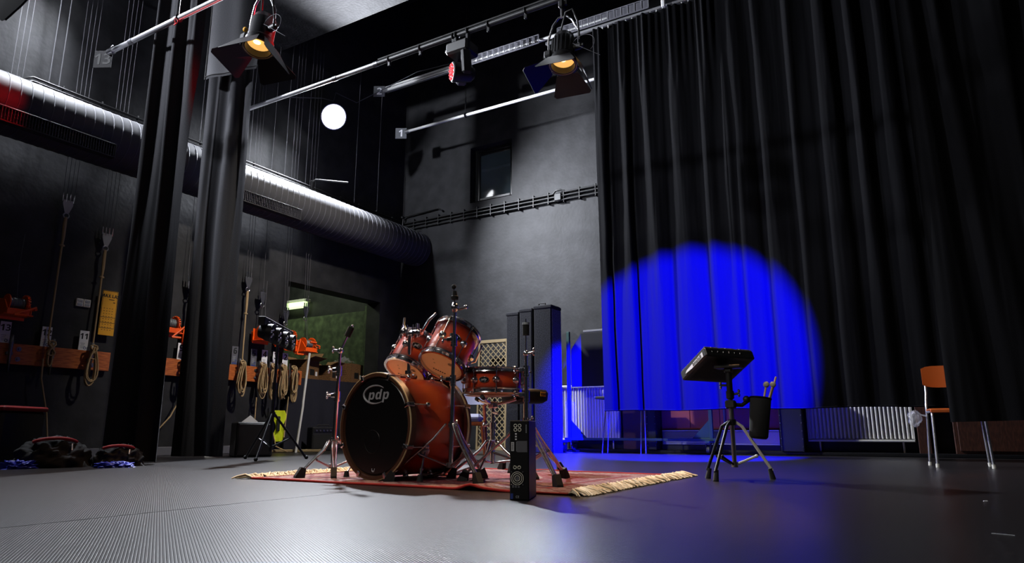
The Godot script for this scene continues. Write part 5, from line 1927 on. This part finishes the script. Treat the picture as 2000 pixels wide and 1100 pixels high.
# ---------------------------------------------------------------- things at the front and right
func front_things() -> void:
	# amplifier standing on end
	var o := thing("amplifier", "small black amplifier standing on end at the front edge of the rug", "amplifier", V(-1.535, 0, -2.665), deg_to_rad(20.5))
	var W := 0.082
	var H := 0.325
	var D := 0.2
	var f := D / 2
	var b := MB.new()
	b.bx(V(0, H / 2, 0), V(W, H, D), 0.003)
	part("case", b, M.black_plastic, o)
	b = MB.new()
	b.bx(V(0.0, H / 2, f + 0.001), V(W - 0.006, H - 0.006, 0.003), 0.001)
	var pn := part("rear_panel", b, M.black_metal, o)
	for i in 2:
		for j in 2:
			for part2 in [0, 0.215]:
				b = MB.new()
				b.torus(T(V(-0.016 + i * 0.018, H - 0.022 - j * 0.017 - part2 * 0.0, f + 0.004), Basis(Vector3.RIGHT, PI / 2)), 0.0062, 0.0018, 14, 5)
				if part2 == 0: part("socket_ring", b, M.pale_metal, pn)
	b = MB.new()
	for k in 3: b.bx(V(-0.014, H - 0.056 - k * 0.011, f + 0.003), V(0.007, 0.006, 0.001))
	part("white_mark", b, M.white_card, pn)
	b = MB.new()
	for k in 6: b.bx(V(0.03, H - 0.02 - k * 0.006, f + 0.003), V(0.004, 0.004, 0.0008))
	for k in 8: b.bx(V(-0.011, H - 0.09 - k * 0.005, f + 0.003), V(0.0035, 0.003, 0.0008))
	stuff(part("panel_print", b, M.grey_ink, pn))
	b = MB.new()
	b.bx(V(-0.028, H - 0.108, f + 0.003), V(0.012, 0.036, 0.001))
	var bar := part("barcode_sticker", b, M.white_card, pn)
	b = MB.new()
	for k in 8: b.bx(V(-0.028, H - 0.122 + k * 0.004, f + 0.0038), V(0.008, 0.0016 + 0.0008 * (k % 2), 0.0006))
	stuff(part("bars", b, M.black_ink, bar))
	b = MB.new()
	b.bx(V(0.012, H - 0.108, f + 0.003), V(0.044, 0.046, 0.001))
	part("grey_sticker", b, M.grey_paint, pn)
	for r in [0.011, 0.019, 0.026]:
		b = MB.new()
		b.torus(T(V(-0.008, 0.088, f + 0.006), Basis(Vector3.RIGHT, PI / 2)), r, 0.0012, 28, 5)
		part("fan_guard_ring", b, M.pale_metal, pn)
	b = MB.new()
	b.cyl(V(-0.008, 0.088, f + 0.001), V(-0.008, 0.088, f + 0.004), 0.013, 16)
	part("fan_hub", b, M.grey_paint, pn)
	for sx in [-1.0, 1.0]:
		for sy in [-1.0, 1.0]:
			b = MB.new()
			b.ball(V(-0.008 + sx * 0.024, 0.088 + sy * 0.026, f + 0.004), 0.003, 8)
			b.tube([V(-0.008 + sx * 0.022, 0.088 + sy * 0.023, f + 0.006), V(-0.008 + sx * 0.008, 0.088 + sy * 0.009, f + 0.006)], 0.001, 4)
			part("fan_screw", b, M.chrome, pn)
	for k in 2:
		b = MB.new()
		b.torus(T(V(-0.018 + k * 0.018, 0.132, f + 0.004), Basis(Vector3.RIGHT, PI / 2)), 0.006, 0.0018, 14, 5)
		part("socket_ring", b, M.pale_metal, pn)
	for k in 3:
		b = MB.new()
		b.bx(V(-0.026 + k * 0.012, 0.056, f + 0.003), V(0.009, 0.012, 0.002), 0.0005)
		part("port", b, M.grey_paint, pn)
	b = MB.new()
	b.bx(V(-0.032, 0.016, f + 0.003), V(0.011, 0.022, 0.001))
	part("blue_sticker", b, M.blue_ink, pn)
	part("panel_print", letters("CE", 0.009, 0.0006), M.grey_ink, pn, T(V(-0.008, 0.014, f + 0.003)))

	# percussion pad on its stand
	var B := V(-1.153, 0.792, -4.24)
	var A := V(-1.371, 0.657, -4.432)
	var C := V(-0.902, 0.787, -4.498)
	var ea := (A - B).normalized()
	var nn := ea.cross(C - B).normalized()
	if nn.y < 0: nn = -nn
	var ew := nn.cross(ea).normalized()
	if ew.dot(C - B) < 0: ew = -ew
	var L := 0.32
	var Wd := 0.35
	o = thing("percussion_pad", "black flat electronic percussion pad tilted on a tripod stand", "drum pad", B)
	var x := Transform3D(Basis(ew, nn, ew.cross(nn)), Vector3.ZERO)   # x width, y up through the pad, z away from the player's side
	var zs := 1.0 if x.basis.z.dot(ea) > 0 else -1.0
	b = MB.new()
	b.box(x * T(V(Wd / 2, -0.034, zs * L / 2)), V(Wd, 0.06, L), 0.008)
	b.box(x * T(V(Wd / 2, -0.058, zs * L / 2)), V(Wd - 0.06, 0.012, L - 0.06), 0.004)
	part("body", b, M.black_plastic, o)
	b = MB.new()
	b.box(x * T(V(Wd / 2, -0.002, zs * L / 2)), V(Wd - 0.01, 0.006, L - 0.01), 0.002)
	part("top_frame", b, M.grey_paint, o)
	for i in 3:
		for j in 3:
			b = MB.new()
			b.box(x * T(V(Wd * (i + 0.5) / 3.0, 0.004, zs * L * (j + 0.5) / 3.0)), V(Wd / 3 - 0.02, 0.01, L / 3 - 0.02), 0.004)
			part("strike_pad", b, M.rubber, o)
	b = MB.new()
	var side := x * T(V(-0.001, -0.034, zs * L * 0.5), Basis(V(0, 0, zs), V(0, 1, 0), V(-1, 0, 0)))
	b.prism(side, PackedVector2Array([Vector2(-0.13, 0.012), Vector2(-0.13, -0.020), Vector2(0.02, -0.020), Vector2(0.10, -0.012), Vector2(0.08, 0.0)]), 0.002)
	var stick := part("side_sticker", b, M.white_card, o)
	part("sticker_print", letters("Roland", 0.024, 0.0008), M.black_ink, stick, side * T(V(-0.055, -0.006, 0.003), Basis(Vector3.UP, 0.0)) if zs > 0 else side * T(V(-0.055, -0.006, 0.003)))
	b = MB.new()
	for k in 6:
		b.box(x * T(V(0.05 + k * 0.04, -0.034, -zs * 0.002)), V(0.014, 0.014, 0.006), 0.003)
	part("rear_sockets", b, M.black_gloss, o)
	b = MB.new()
	for k in 3: b.box(x * T(V(0.06 + k * 0.1, 0.002, zs * 0.012)), V(0.012, 0.008, 0.012), 0.002)
	part("corner_screw", b, M.steel, o)
	o = thing("pad_stand", "black tripod stand with one pale leg under the percussion pad", "stand", V(-1.035, 0, -4.33))
	b = MB.new()
	b.cyl(V(0, 0.075, 0), V(0, 0.49, 0), 0.0135, 14)
	part("base_tube", b, M.dull_chrome, o)
	b = MB.new()
	b.cyl(V(0, 0.47, 0), V(0, 0.64, 0.0), 0.0185, 14)
	b.cyl(V(0, 0.475, 0), V(0, 0.52, 0), 0.024, 14)
	part("upper_tube", b, M.black_metal, o)
	b = MB.new()
	wing_nut(b, V(-0.015, 0.555, 0.01), V(-0.9, 0, 0.4).normalized())
	wing_nut(b, V(0.015, 0.5, -0.01), V(0.9, 0.2, -0.3).normalized())
	part("wing_nut", b, M.dull_chrome, o)
	b = MB.new()
	b.bx(V(0, 0.645, 0), V(0.05, 0.03, 0.05), 0.008)
	b.box(T(V(0.0, 0.668, -0.02), Basis()), V(0.16, 0.02, 0.12), 0.006)
	part("mount_plate", b, M.black_metal, o)
	b = MB.new()
	b.cyl(V(0, 0.315, 0), V(0, 0.35, 0), 0.024, 14)
	part("leg_collar", b, M.black_metal, o)
	b = MB.new()
	b.cyl(V(0, 0.07, 0), V(0, 0.1, 0), 0.02, 12)
	part("brace_collar", b, M.dull_chrome, o)
	var feet := [V(-0.16, 0, 0.02), V(-0.06, 0, 0.22), V(0.19, 0, -0.12)]
	for k in 3:
		var ft: Vector3 = feet[k]
		var m: Material = M.pale_metal if k == 2 else M.black_metal
		var dir := V(ft.x, 0, ft.z).normalized()
		b = MB.new()
		var sd := V(-dir.z, 0, dir.x)
		b.tube([V(0, 0.335, 0) + dir * 0.02, V(0, 0.31, 0) + dir * 0.06, ft + V(0, 0.05, 0)], 0.0095, 8)
		var leg := part("leg", b, m, o)
		b = MB.new()
		var mid := V(0, 0.335, 0).lerp(ft, 0.6)
		b.tube([V(0, 0.09, 0) + dir * 0.02, mid], 0.008, 6)
		b.ball(mid, 0.011, 8)
		part("brace", b, m, leg)
		b = MB.new()
		b.cyl(ft + V(0, 0.062, 0) - dir * 0.014, ft, 0.013, 10, 0.018)
		part("rubber_foot", b, M.rubber, leg)
	# stick bag with mallets
	var top := V(-0.872, 0.478, -4.40)
	var bot := V(-0.895, 0.238, -4.375)
	var ax := (top - bot).normalized()
	o = thing("stick_bag", "black cloth stick bag clamped to the percussion pad's stand", "bag", bot)
	b = MB.new()
	var prof := [Vector2(0, 0), Vector2(0.045, 0.0), Vector2(0.054, 0.012), Vector2(0.058, 0.12), Vector2(0.062, 0.242), Vector2(0.058, 0.244), Vector2(0.054, 0.12), Vector2(0.04, 0.02), Vector2(0, 0.015)]
	b.lathe(T(Vector3.ZERO, MB.yto(ax)), prof, 28, [], true)
	part("pouch", b, M.black_cloth, o)
	b = MB.new()
	b.torus(T(ax * 0.24, MB.yto(ax)), 0.06, 0.006, 28, 6)
	part("rim_band", b, M.leather, o)
	b = MB.new()
	var cl := V(-1.035, 0.44, -4.33) - bot
	b.bx(cl, V(0.06, 0.05, 0.05), 0.008)
	b.tube([cl, cl + V(0.06, -0.005, -0.03), cl + V(0.09, 0.02, -0.05), ax * 0.235 + V(-0.05, 0.01, 0.0)], 0.012, 8)
	b.ball(cl + V(0.085, 0.03, -0.045), 0.022, 10)
	part("clamp_arm", b, M.black_plastic, o)
	for k in 3:
		o = thing("drumstick", ["pale wooden drumstick rising tallest from the stick bag", "mallet with a round felt head on the left in the stick bag", "mallet with a round felt head on the right in the stick bag"][k], "drumstick", bot + ax * 0.03)
		var q: Vector3 = [V(0.022, 0, -0.005), V(-0.004, 0, 0.01), V(0.012, 0, 0.012)][k]
		var d: Vector3 = (ax + [V(0.20, 0, -0.13), V(0.10, 0, -0.06), V(0.20, 0, -0.12)][k]).normalized()
		var ln: float = [0.355, 0.30, 0.31][k]
		b = MB.new()
		b.cyl(q * 0.4, q * 0.4 + d * ln, 0.0075, 10, 0.006)
		part("shaft", b, M.drumstick, o)
		b = MB.new()
		if k == 0:
			b.ball(q * 0.4 + d * ln, 0.0075, 8, V(1, 1, 1))
			part("tip", b, M.drumstick, o)
		else:
			b.ball(q * 0.4 + d * ln, 0.019, 14)
			part("felt_head", b, M.mallet_felt, o)

	# school chair
	o = thing("school_chair", "wooden school chair with grey tube legs half hidden by the right curtain", "chair", V(0.18, 0, -6.73), deg_to_rad(4))
	b = MB.new()
	var pl := []
	for i in 13:
		var row := []
		for j in 9:
			var u := i / 12.0 - 0.5
			var w := j / 8.0
			row.append(V(u * 0.385, 0.645 + w * 0.185, -0.195 - 0.035 * (1.0 - 4.0 * u * u) - w * 0.02))
		pl.append(row)
	var outline := func(u: float) -> float: return 1.0
	var g2 := []
	for i in 13:
		var row := []
		for j in 9:
			var p: Vector3 = pl[i][j]
			var u := absf(i / 12.0 - 0.5) * 2.0
			var sq := pow(u, 6.0) * 0.25
			p.y = lerpf(p.y, 0.735, sq)
			pl[i][j] = p
			row.append(p + V(0, 0, 0.011))
		g2.append(row)
	b.grid(pl)
	b.grid(g2)
	for e in [0, 12]:
		b.grid([pl[e], g2[e]])
	var t0 := []
	var t1 := []
	var u0 := []
	var u1 := []
	for i in 13:
		t0.append(pl[i][8]); t1.append(g2[i][8])
		u0.append(pl[i][0]); u1.append(g2[i][0])
	b.grid([t0, t1])
	b.grid([u0, u1])
	part("backrest", b, M.chair_wood, o)
	b = MB.new()
	b.bx(V(0, 0.452, 0.0), V(0.39, 0.014, 0.38), 0.006)
	b.bx(V(0, 0.44, 0.19), V(0.38, 0.03, 0.016), 0.006)
	part("seat", b, M.chair_wood, o)
	for s in [-1.0, 1.0]:
		b = MB.new()
		b.tube([V(s * 0.21, 0, -0.20), V(s * 0.19, 0.40, -0.155), V(s * 0.188, 0.50, -0.16), V(s * 0.175, 0.60, -0.20), V(s * 0.168, 0.76, -0.225)], 0.0105, 10)
		part("rear_leg", b, M.alu, o)
		b = MB.new()
		b.tube([V(s * 0.185, 0, 0.19), V(s * 0.175, 0.40, 0.15), V(s * 0.172, 0.435, 0.13), V(s * 0.178, 0.438, 0.0), V(s * 0.188, 0.435, -0.16)], 0.0105, 10)
		part("front_leg", b, M.alu, o)
		for z in [-0.20, 0.19]:
			b = MB.new()
			b.cyl(V(s * (0.21 if z < 0 else 0.185), 0, z), V(s * (0.208 if z < 0 else 0.184), 0.03, z * 0.985), 0.014, 10)
			part("foot_cap", b, M.white_paint, o)
	# crumpled plastic bag hung on the chair
	var r := RandomNumberGenerator.new()
	r.seed = 5
	b = MB.new()
	var gg := []
	for i in 19:
		var row := []
		var a := PI * i / 18.0
		for j in 25:
			var ph := TAU * (j % 24) / 24.0
			var k := (sin(a * 5.0 + ph * 3.0) + sin(ph * 7.0 + i) * 0.6) * 0.009 + 0.046
			row.append(V(sin(a) * cos(ph) * k * 1.0, cos(a) * k * 1.25, sin(a) * sin(ph) * k * 0.8))
		gg.append(row)
	b.grid(gg)
	b.tube([V(0.02, 0.06, 0.0), V(0.05, 0.03, 0), V(0.09, 0.02, 0.02)], 0.008, 6)
	one("plastic_bag", b, M.clear_plastic, "crumpled clear plastic bag hanging on the left side of the school chair", "bag", V(-0.115, 0.385, -6.86))


# ---------------------------------------------------------------- around the opening in the left wall
func card_box(label: String, p: Vector3, s: Vector3, turn: float, open_top: bool) -> void:
	var o := thing("cardboard_box", label, "box", p, turn, "cardboard boxes on the covered table")
	var b := MB.new()
	b.bx(V(0, s.y / 2, s.z / 2 - 0.003), V(s.x, s.y, 0.006))
	b.bx(V(0, s.y / 2, -s.z / 2 + 0.003), V(s.x, s.y, 0.006))
	b.bx(V(s.x / 2 - 0.003, s.y / 2, 0), V(0.006, s.y, s.z))
	b.bx(V(-s.x / 2 + 0.003, s.y / 2, 0), V(0.006, s.y, s.z))
	b.bx(V(0, 0.003, 0), V(s.x, 0.006, s.z))
	part("carton", b, M.cardboard, o)
	for k in 4:
		b = MB.new()
		var along := k < 2
		var sg := 1.0 if k % 2 == 0 else -1.0
		var hinge := V(sg * s.x / 2, s.y, 0) if along else V(0, s.y, sg * s.z / 2)
		var tilt: float = ([0.35, 0.5, -0.1, 0.8][k] if open_top else 0.02)
		var len_ := (s.x if along else s.z) * 0.48
		var d := V(sg * cos(tilt), sin(tilt), 0) if along else V(0, sin(tilt), sg * cos(tilt))
		if not open_top: d = -d + V(0, 0.03, 0)
		var c := hinge + d * len_ / 2
		var bas := Basis(d, d.cross(V(0, 0, 1)) if along else d.cross(V(1, 0, 0)), V(0, 0, 1) if along else V(1, 0, 0)).orthonormalized()
		b.box(T(c, bas), V(len_, 0.005, s.z if along else s.x))
		part("flap", b, M.cardboard, o)
	b = MB.new()
	b.bx(V(s.x / 2 + 0.001, s.y * 0.38, 0.02), V(0.001, s.y * 0.32, s.z * 0.36))
	part("printed_panel", b, M.black_ink, o)
	b = MB.new()
	b.bx(V(s.x / 2 + 0.001, s.y * 0.33, -s.z * 0.3), V(0.001, s.y * 0.22, s.z * 0.16))
	part("paper_label", b, M.white_card, o)
	b = MB.new()
	for k in 3: b.bx(V(-0.01, s.y * (0.62 - 0.1 * k), s.z / 2 + 0.001), V(s.x * 0.5, 0.012, 0.001))
	part("carton_print", b, mat("carton_ink", Color(0.3, 0.19, 0.1), 0.8), o)

func alcove_things() -> void:
	# table under a dark cloth
	var o := thing("covered_table", "table under a dark blue cloth standing in the alcove opening", "table", V(-8.62, 0, -8.1))
	var b := MB.new()
	b.bx(V(0, 1.05, 0), V(0.78, 0.03, 1.72), 0.005)
	part("tabletop", b, M.brown_wood, o)
	b = MB.new()
	var loop := []
	for k in 121:
		var t := k / 120.0
		var p: Vector3
		if t < 0.2: p = V(lerpf(-0.4, 0.4, t / 0.2), 0, 0.88)
		elif t < 0.8: p = V(0.4, 0, lerpf(0.88, -0.88, (t - 0.2) / 0.6))
		else: p = V(lerpf(0.4, -0.4, (t - 0.8) / 0.2), 0, -0.88)
		loop.append(p)
	var g := []
	for k in 121:
		var row := []
		for j in 8:
			var w := j / 7.0
			var out: Vector3 = loop[k].normalized()
			row.append(loop[k] + out * (0.03 * sin(k * 0.55) * w + 0.015) + V(0, 1.075 - w * 1.06, 0))
		g.append(row)
	b.grid(g)
	b.bx(V(0, 1.072, 0), V(0.82, 0.008, 1.78))
	part("tablecloth", b, M.blue_cloth, o)
	var y := 1.078
	card_box("cardboard box with open flaps and a printed side, left on the table", V(-8.46, y, -7.72), V(0.30, 0.30, 0.42), 0.35, true)
	card_box("smaller cardboard box in the middle of the covered table", V(-8.48, y, -8.24), V(0.28, 0.26, 0.24), 0.2, true)
	card_box("plain large cardboard box right on the covered table behind the toms", V(-8.42, y, -8.66), V(0.34, 0.31, 0.40), 0.25, false)
	b = MB.new()
	var gg := []
	for i in 9:
		var row := []
		for j in 9:
			var u := i / 8.0 - 0.5
			var v := j / 8.0 - 0.5
			row.append(V(u * 0.22, 0.05 + 0.10 * exp(-6.0 * (u * u + v * v)) + 0.03 * sin(i * 2.1) * cos(j * 1.7), v * 0.3))
		gg.append(row)
	b.grid(gg)
	one("plastic_wrap", b, M.clear_plastic, "crumpled clear plastic lying on the large cardboard box", "plastic", V(-8.42, y + 0.285, -8.55))
	# small amplifier and bag on the floor before the table
	o = thing("guitar_amplifier", "small dark combo amplifier on the floor in front of the covered table", "amplifier", V(-7.86, 0, -7.62), deg_to_rad(70))
	b = MB.new()
	b.bx(V(0, 0.17, 0), V(0.42, 0.34, 0.2), 0.012)
	part("cabinet", b, M.black_plastic, o)
	b = MB.new()
	b.bx(V(0, 0.13, 0.102), V(0.38, 0.2, 0.006), 0.002)
	part("grille_cloth", b, M.black_cloth, o)
	b = MB.new()
	b.bx(V(0, 0.29, 0.102), V(0.38, 0.06, 0.006), 0.002)
	var pn := part("control_panel", b, M.black_metal, o)
	for k in 6:
		b = MB.new()
		b.cyl(V(-0.15 + k * 0.055, 0.29, 0.104), V(-0.15 + k * 0.055, 0.29, 0.122), 0.012, 10)
		part("knob", b, M.steel, pn)
	b = MB.new()
	b.tube([V(-0.1, 0.34, 0), V(-0.09, 0.37, 0), V(0.09, 0.37, 0), V(0.1, 0.34, 0)], 0.01, 6)
	part("handle", b, M.rubber, o)
	# bent white tube leaning on the wall
	b = MB.new()
	b.tube([V(-7.40, 0.0, -6.70), V(-7.40, 0.62, -6.775), V(-7.41, 0.68, -6.785), V(-7.46, 1.36, -6.89)], 0.016, 10)
	one("bent_tube", b, M.white_tube, "bent white plastic tube leaning upright by the last winch", "tube")
	b = MB.new()
	b.box(T(V(-7.50, 0.02, -6.78), Basis(Vector3.UP, deg_to_rad(50))), V(0.7, 0.035, 0.09), 0.006)
	one("wooden_batten", b, M.lattice_wood, "short pale wooden batten lying on the floor by the bent white tube", "plank")
	o = thing("safety_vest", "crumpled yellow green cloth hanging low on the wall by the bent tube", "vest", V(-7.70, 0.36, -6.62))
	b = MB.new()
	g = []
	for i in 9:
		var row := []
		for j in 9:
			row.append(V(0.03 + 0.022 * sin(i * 1.3 + j * 0.5), 0.20 - j * 0.052, (i / 8.0 - 0.5) * (0.16 + 0.05 * sin(j * 1.2))))
		g.append(row)
	b.grid(g)
	part("cloth", b, M.yellow_cloth, o)
	b = MB.new()
	b.bx(V(0.05, 0.02, 0.03), V(0.02, 0.2, 0.05), 0.008)
	part("dark_stripe", b, M.black_cloth, o)
	# fluorescent lamp inside the alcove
	o = thing("fluorescent_lamp", "greenish white fluorescent lamp glowing inside the alcove", "lamp", V(-10.33, 2.62, -9.07))
	b = MB.new()
	b.bx(V(0, 0.11, -0.02), V(0.72, 0.05, 0.14), 0.008)
	part("housing", b, M.white_paint, o)
	b = MB.new()
	b.bx(V(0, 0.03, 0.0), V(0.68, 0.11, 0.11), 0.02)
	part("glowing_tube_cover", b, M.tube_glow, o)

	# LED bar on its tripod, black speaker box and white cards
	o = thing("light_bar", "black bar of four dark LED lamps on top of a tripod stand", "light bar", V(-5.75, 1.33, -4.87))
	var L := V(-5.45, 0, -4.40) - V(-5.75, 0, -4.87)
	var R := V(-6.04, 0, -5.28) - V(-5.75, 0, -4.87)
	var dirv := (R - L).normalized()
	var out := V(-dirv.z, 0, dirv.x)
	if out.dot(V(0.5, 0, 0.5)) < 0: out = -out
	var bx := Transform3D(Basis(dirv, Vector3.UP, dirv.cross(Vector3.UP)), (L + R) / 2)
	b = MB.new()
	b.box(bx, V((R - L).length(), 0.085, 0.07), 0.008)
	part("bar", b, M.black_plastic, o)
	part("bar_print", letters("4 PAR", 0.032, 0.001), M.grey_ink, o, bx * T(V(-0.22, 0.015, 0.036)))
	b = MB.new()
	for k in 3: b.box(bx * T(V(0.18 + k * 0.09, 0.012, 0.036)), V(0.07, 0.012, 0.001))
	stuff(part("bar_print", b, M.grey_ink, o))
	for k in 4:
		var c: Vector3 = bx * V(-0.40 + k * 0.265, -0.10, 0.03)
		b = MB.new()
		var ob := MB.yto((out + V(0, -0.15, 0)).normalized())
		b.lathe(T(c, ob), [Vector2(0, -0.09), Vector2(0.06, -0.08), Vector2(0.085, 0.0), Vector2(0.088, 0.05), Vector2(0.08, 0.05), Vector2(0.076, 0.035), Vector2(0, 0.03)], 24)
		b.bx(c + V(0, 0.075, 0), V(0.03, 0.06, 0.03), 0.004)
		var pod := part("lamp_pod", b, M.black_plastic, o)
		for j in 4:
			b = MB.new()
			var a := TAU * j / 4.0 + 0.4
			b.ball(T(c, ob) * V(cos(a) * 0.036, 0.04, sin(a) * 0.036), 0.016, 10, V(1, 1, 1))
			part("lens", b, M.chrome, pod)
	o = thing("lighting_stand", "black tripod stand in front of the rope coils carrying the light bar", "stand", V(-5.75, 0, -4.87))
	b = MB.new()
	b.cyl(V(0, 0.08, 0), V(0, 0.75, 0), 0.0175, 12)
	b.cyl(V(0, 0.73, 0), V(0, 1.29, 0), 0.0145, 12)
	b.cyl(V(0, 0.70, 0), V(0, 0.77, 0), 0.026, 12)
	part("pole", b, M.black_metal, o)
	b = MB.new()
	b.cyl(V(0, 0.42, 0), V(0, 0.47, 0), 0.028, 12)
	part("collar", b, M.black_metal, o)
	for k in 3:
		var a := deg_to_rad(60 + 120 * k)
		var e := V(cos(a), 0, sin(a))
		b = MB.new()
		b.tube([V(0, 0.45, 0) + e * 0.02, e * 0.36 + V(0, 0.015, 0)], 0.012, 8)
		b.tube([V(0, 0.12, 0), e * 0.2 + V(0, 0.215, 0)], 0.009, 6)
		var leg := part("leg", b, M.black_metal, o)
		b = MB.new()
		b.ball(e * 0.365 + V(0, 0.018, 0), 0.02, 8)
		part("rubber_foot", b, M.rubber, leg)
	o = thing("speaker_box", "black cabinet on the floor under the hanging ropes", "speaker", V(-6.70, 0, -5.40), deg_to_rad(62))
	b = MB.new()
	b.bx(V(0, 0.19, 0), V(0.40, 0.38, 0.36), 0.012)
	part("cabinet", b, M.black_plastic, o)
	b = MB.new()
	b.bx(V(0, 0.19, 0.182), V(0.36, 0.34, 0.01), 0.003)
	part("grille", b, M.black_metal, o)
	for k in 2:
		b = MB.new()
		b.prism(T([V(-6.90, 0.38, -5.52), V(-6.93, 0.0, -5.10)][k], Basis(Vector3.UP, deg_to_rad(50 + k * 8))), PackedVector2Array([Vector2(-0.1, 0), Vector2(0.1, 0), Vector2(0.0, 0.085)]) if k == 0 else PackedVector2Array([Vector2(-0.1, 0), Vector2(0.08, 0), Vector2(0.08, 0.23), Vector2(0.02, 0.18), Vector2(-0.1, 0.18)]), 0.012)
		one("white_card", b, M.white_card, ["white triangular card standing on top of the black cabinet", "white card standing on the floor left of the black cabinet"][k], "card")


# ---------------------------------------------------------------- bags and scraps on the floor
func lump(c: Vector3, s: Vector3, seed_: int, rough: float) -> MB:
	var f := FastNoiseLite.new()
	f.seed = seed_
	f.frequency = 1.6
	var b := MB.new()
	var g := []
	for i in 25:
		var row := []
		var a := PI * 0.5 * i / 24.0
		for j in 41:
			var ph := TAU * (j % 40) / 40.0
			var d := V(pow(absf(sin(a)), 0.7) * cos(ph), pow(absf(cos(a)), 0.8), pow(absf(sin(a)), 0.7) * sin(ph))
			var k := 1.0 + rough * f.get_noise_3d(d.x * 1.5, d.y * 1.5, d.z * 1.5)
			row.append(c + V(d.x * s.x, d.y * s.y, d.z * s.z) * k)
		g.append(row)
	b.grid(g)
	return b

func floor_things() -> void:
	var e := [["black backpack with grey top and red piping lying by the wall ropes", V(-6.06, 0, -2.98), V(0.26, 0.22, 0.19), 1.05, 3], ["dark backpack with a red edge lying right of the grey topped one", V(-5.80, 0, -3.36), V(0.19, 0.16, 0.16), 0.9, 8]]
	for k in 2:
		var o := thing("backpack", e[k][0], "backpack", e[k][1], e[k][3], "backpacks on the floor")
		var s: Vector3 = e[k][2]
		part("body", lump(Vector3.ZERO, s, e[k][4], 0.22), M.black_cloth, o)
		part("grey_panel", lump(V(0.03, s.y * 0.22, 0.0), V(s.x * 0.62, s.y * 0.84, s.z * 0.72), e[k][4] + 1, 0.2), M.bag_cloth, o)
		var b := MB.new()
		var pts := []
		for j in 14:
			var a := 0.35 + j * 0.13
			pts.append(V(s.x * 0.66 * cos(a * 1.2), s.y * (0.78 + 0.25 * sin(a * 1.3)), s.z * 0.78 * sin(a)))
		b.tube(pts, 0.013, 6)
		part("red_piping", b, M.red_cloth, o)
		b = MB.new()
		b.tube([V(s.x * 0.5, s.y * 0.82, s.z * 0.75), V(s.x * 0.52, s.y * 0.6, s.z * 0.9)], 0.007, 6)
		part("zip_pull", b, M.alu, o)
	var bl := [["crumpled blue bag on the floor at the left end of the backpacks", V(-6.02, 0, -2.72), V(0.12, 0.055, 0.09)], ["crumpled blue bag on the floor in front of the right backpack", V(-5.60, 0, -3.22), V(0.13, 0.04, 0.10)]]
	for k in 2:
		one("blue_bag", lump(Vector3.ZERO, bl[k][2], 20 + k, 0.6), M.blue_bag, bl[k][0], "bag", bl[k][1], 1.0, "blue bags on the floor")
	var o := thing("storage_case", "black case with a red lid edge at the left border", "case", V(-6.75, 0, -2.72), deg_to_rad(30))
	var b := MB.new()
	b.bx(V(0, 0.22, 0), V(0.75, 0.44, 0.5), 0.02)
	part("body", b, M.black_plastic, o)
	b = MB.new()
	b.bx(V(0, 0.462, 0), V(0.78, 0.04, 0.53), 0.014)
	part("lid", b, M.red_paint, o)
	b = MB.new()
	b.box(T(V(0.156, 0.002, -3.50), Basis(Vector3.UP, 0.4)), V(0.016, 0.003, 0.007), 0.001)
	one("paper_scrap", b, M.white_card, "tiny white paper scrap on the floor in front of the school chair", "paper")
	b = MB.new()
	b.box(T(V(0.138, 0.001, -2.42), Basis(Vector3.UP, -0.30)), V(0.055, 0.002, 0.005))
	one("tape_strip", b, M.grey_ink, "thin pale strip of tape on the floor near the right border", "tape")
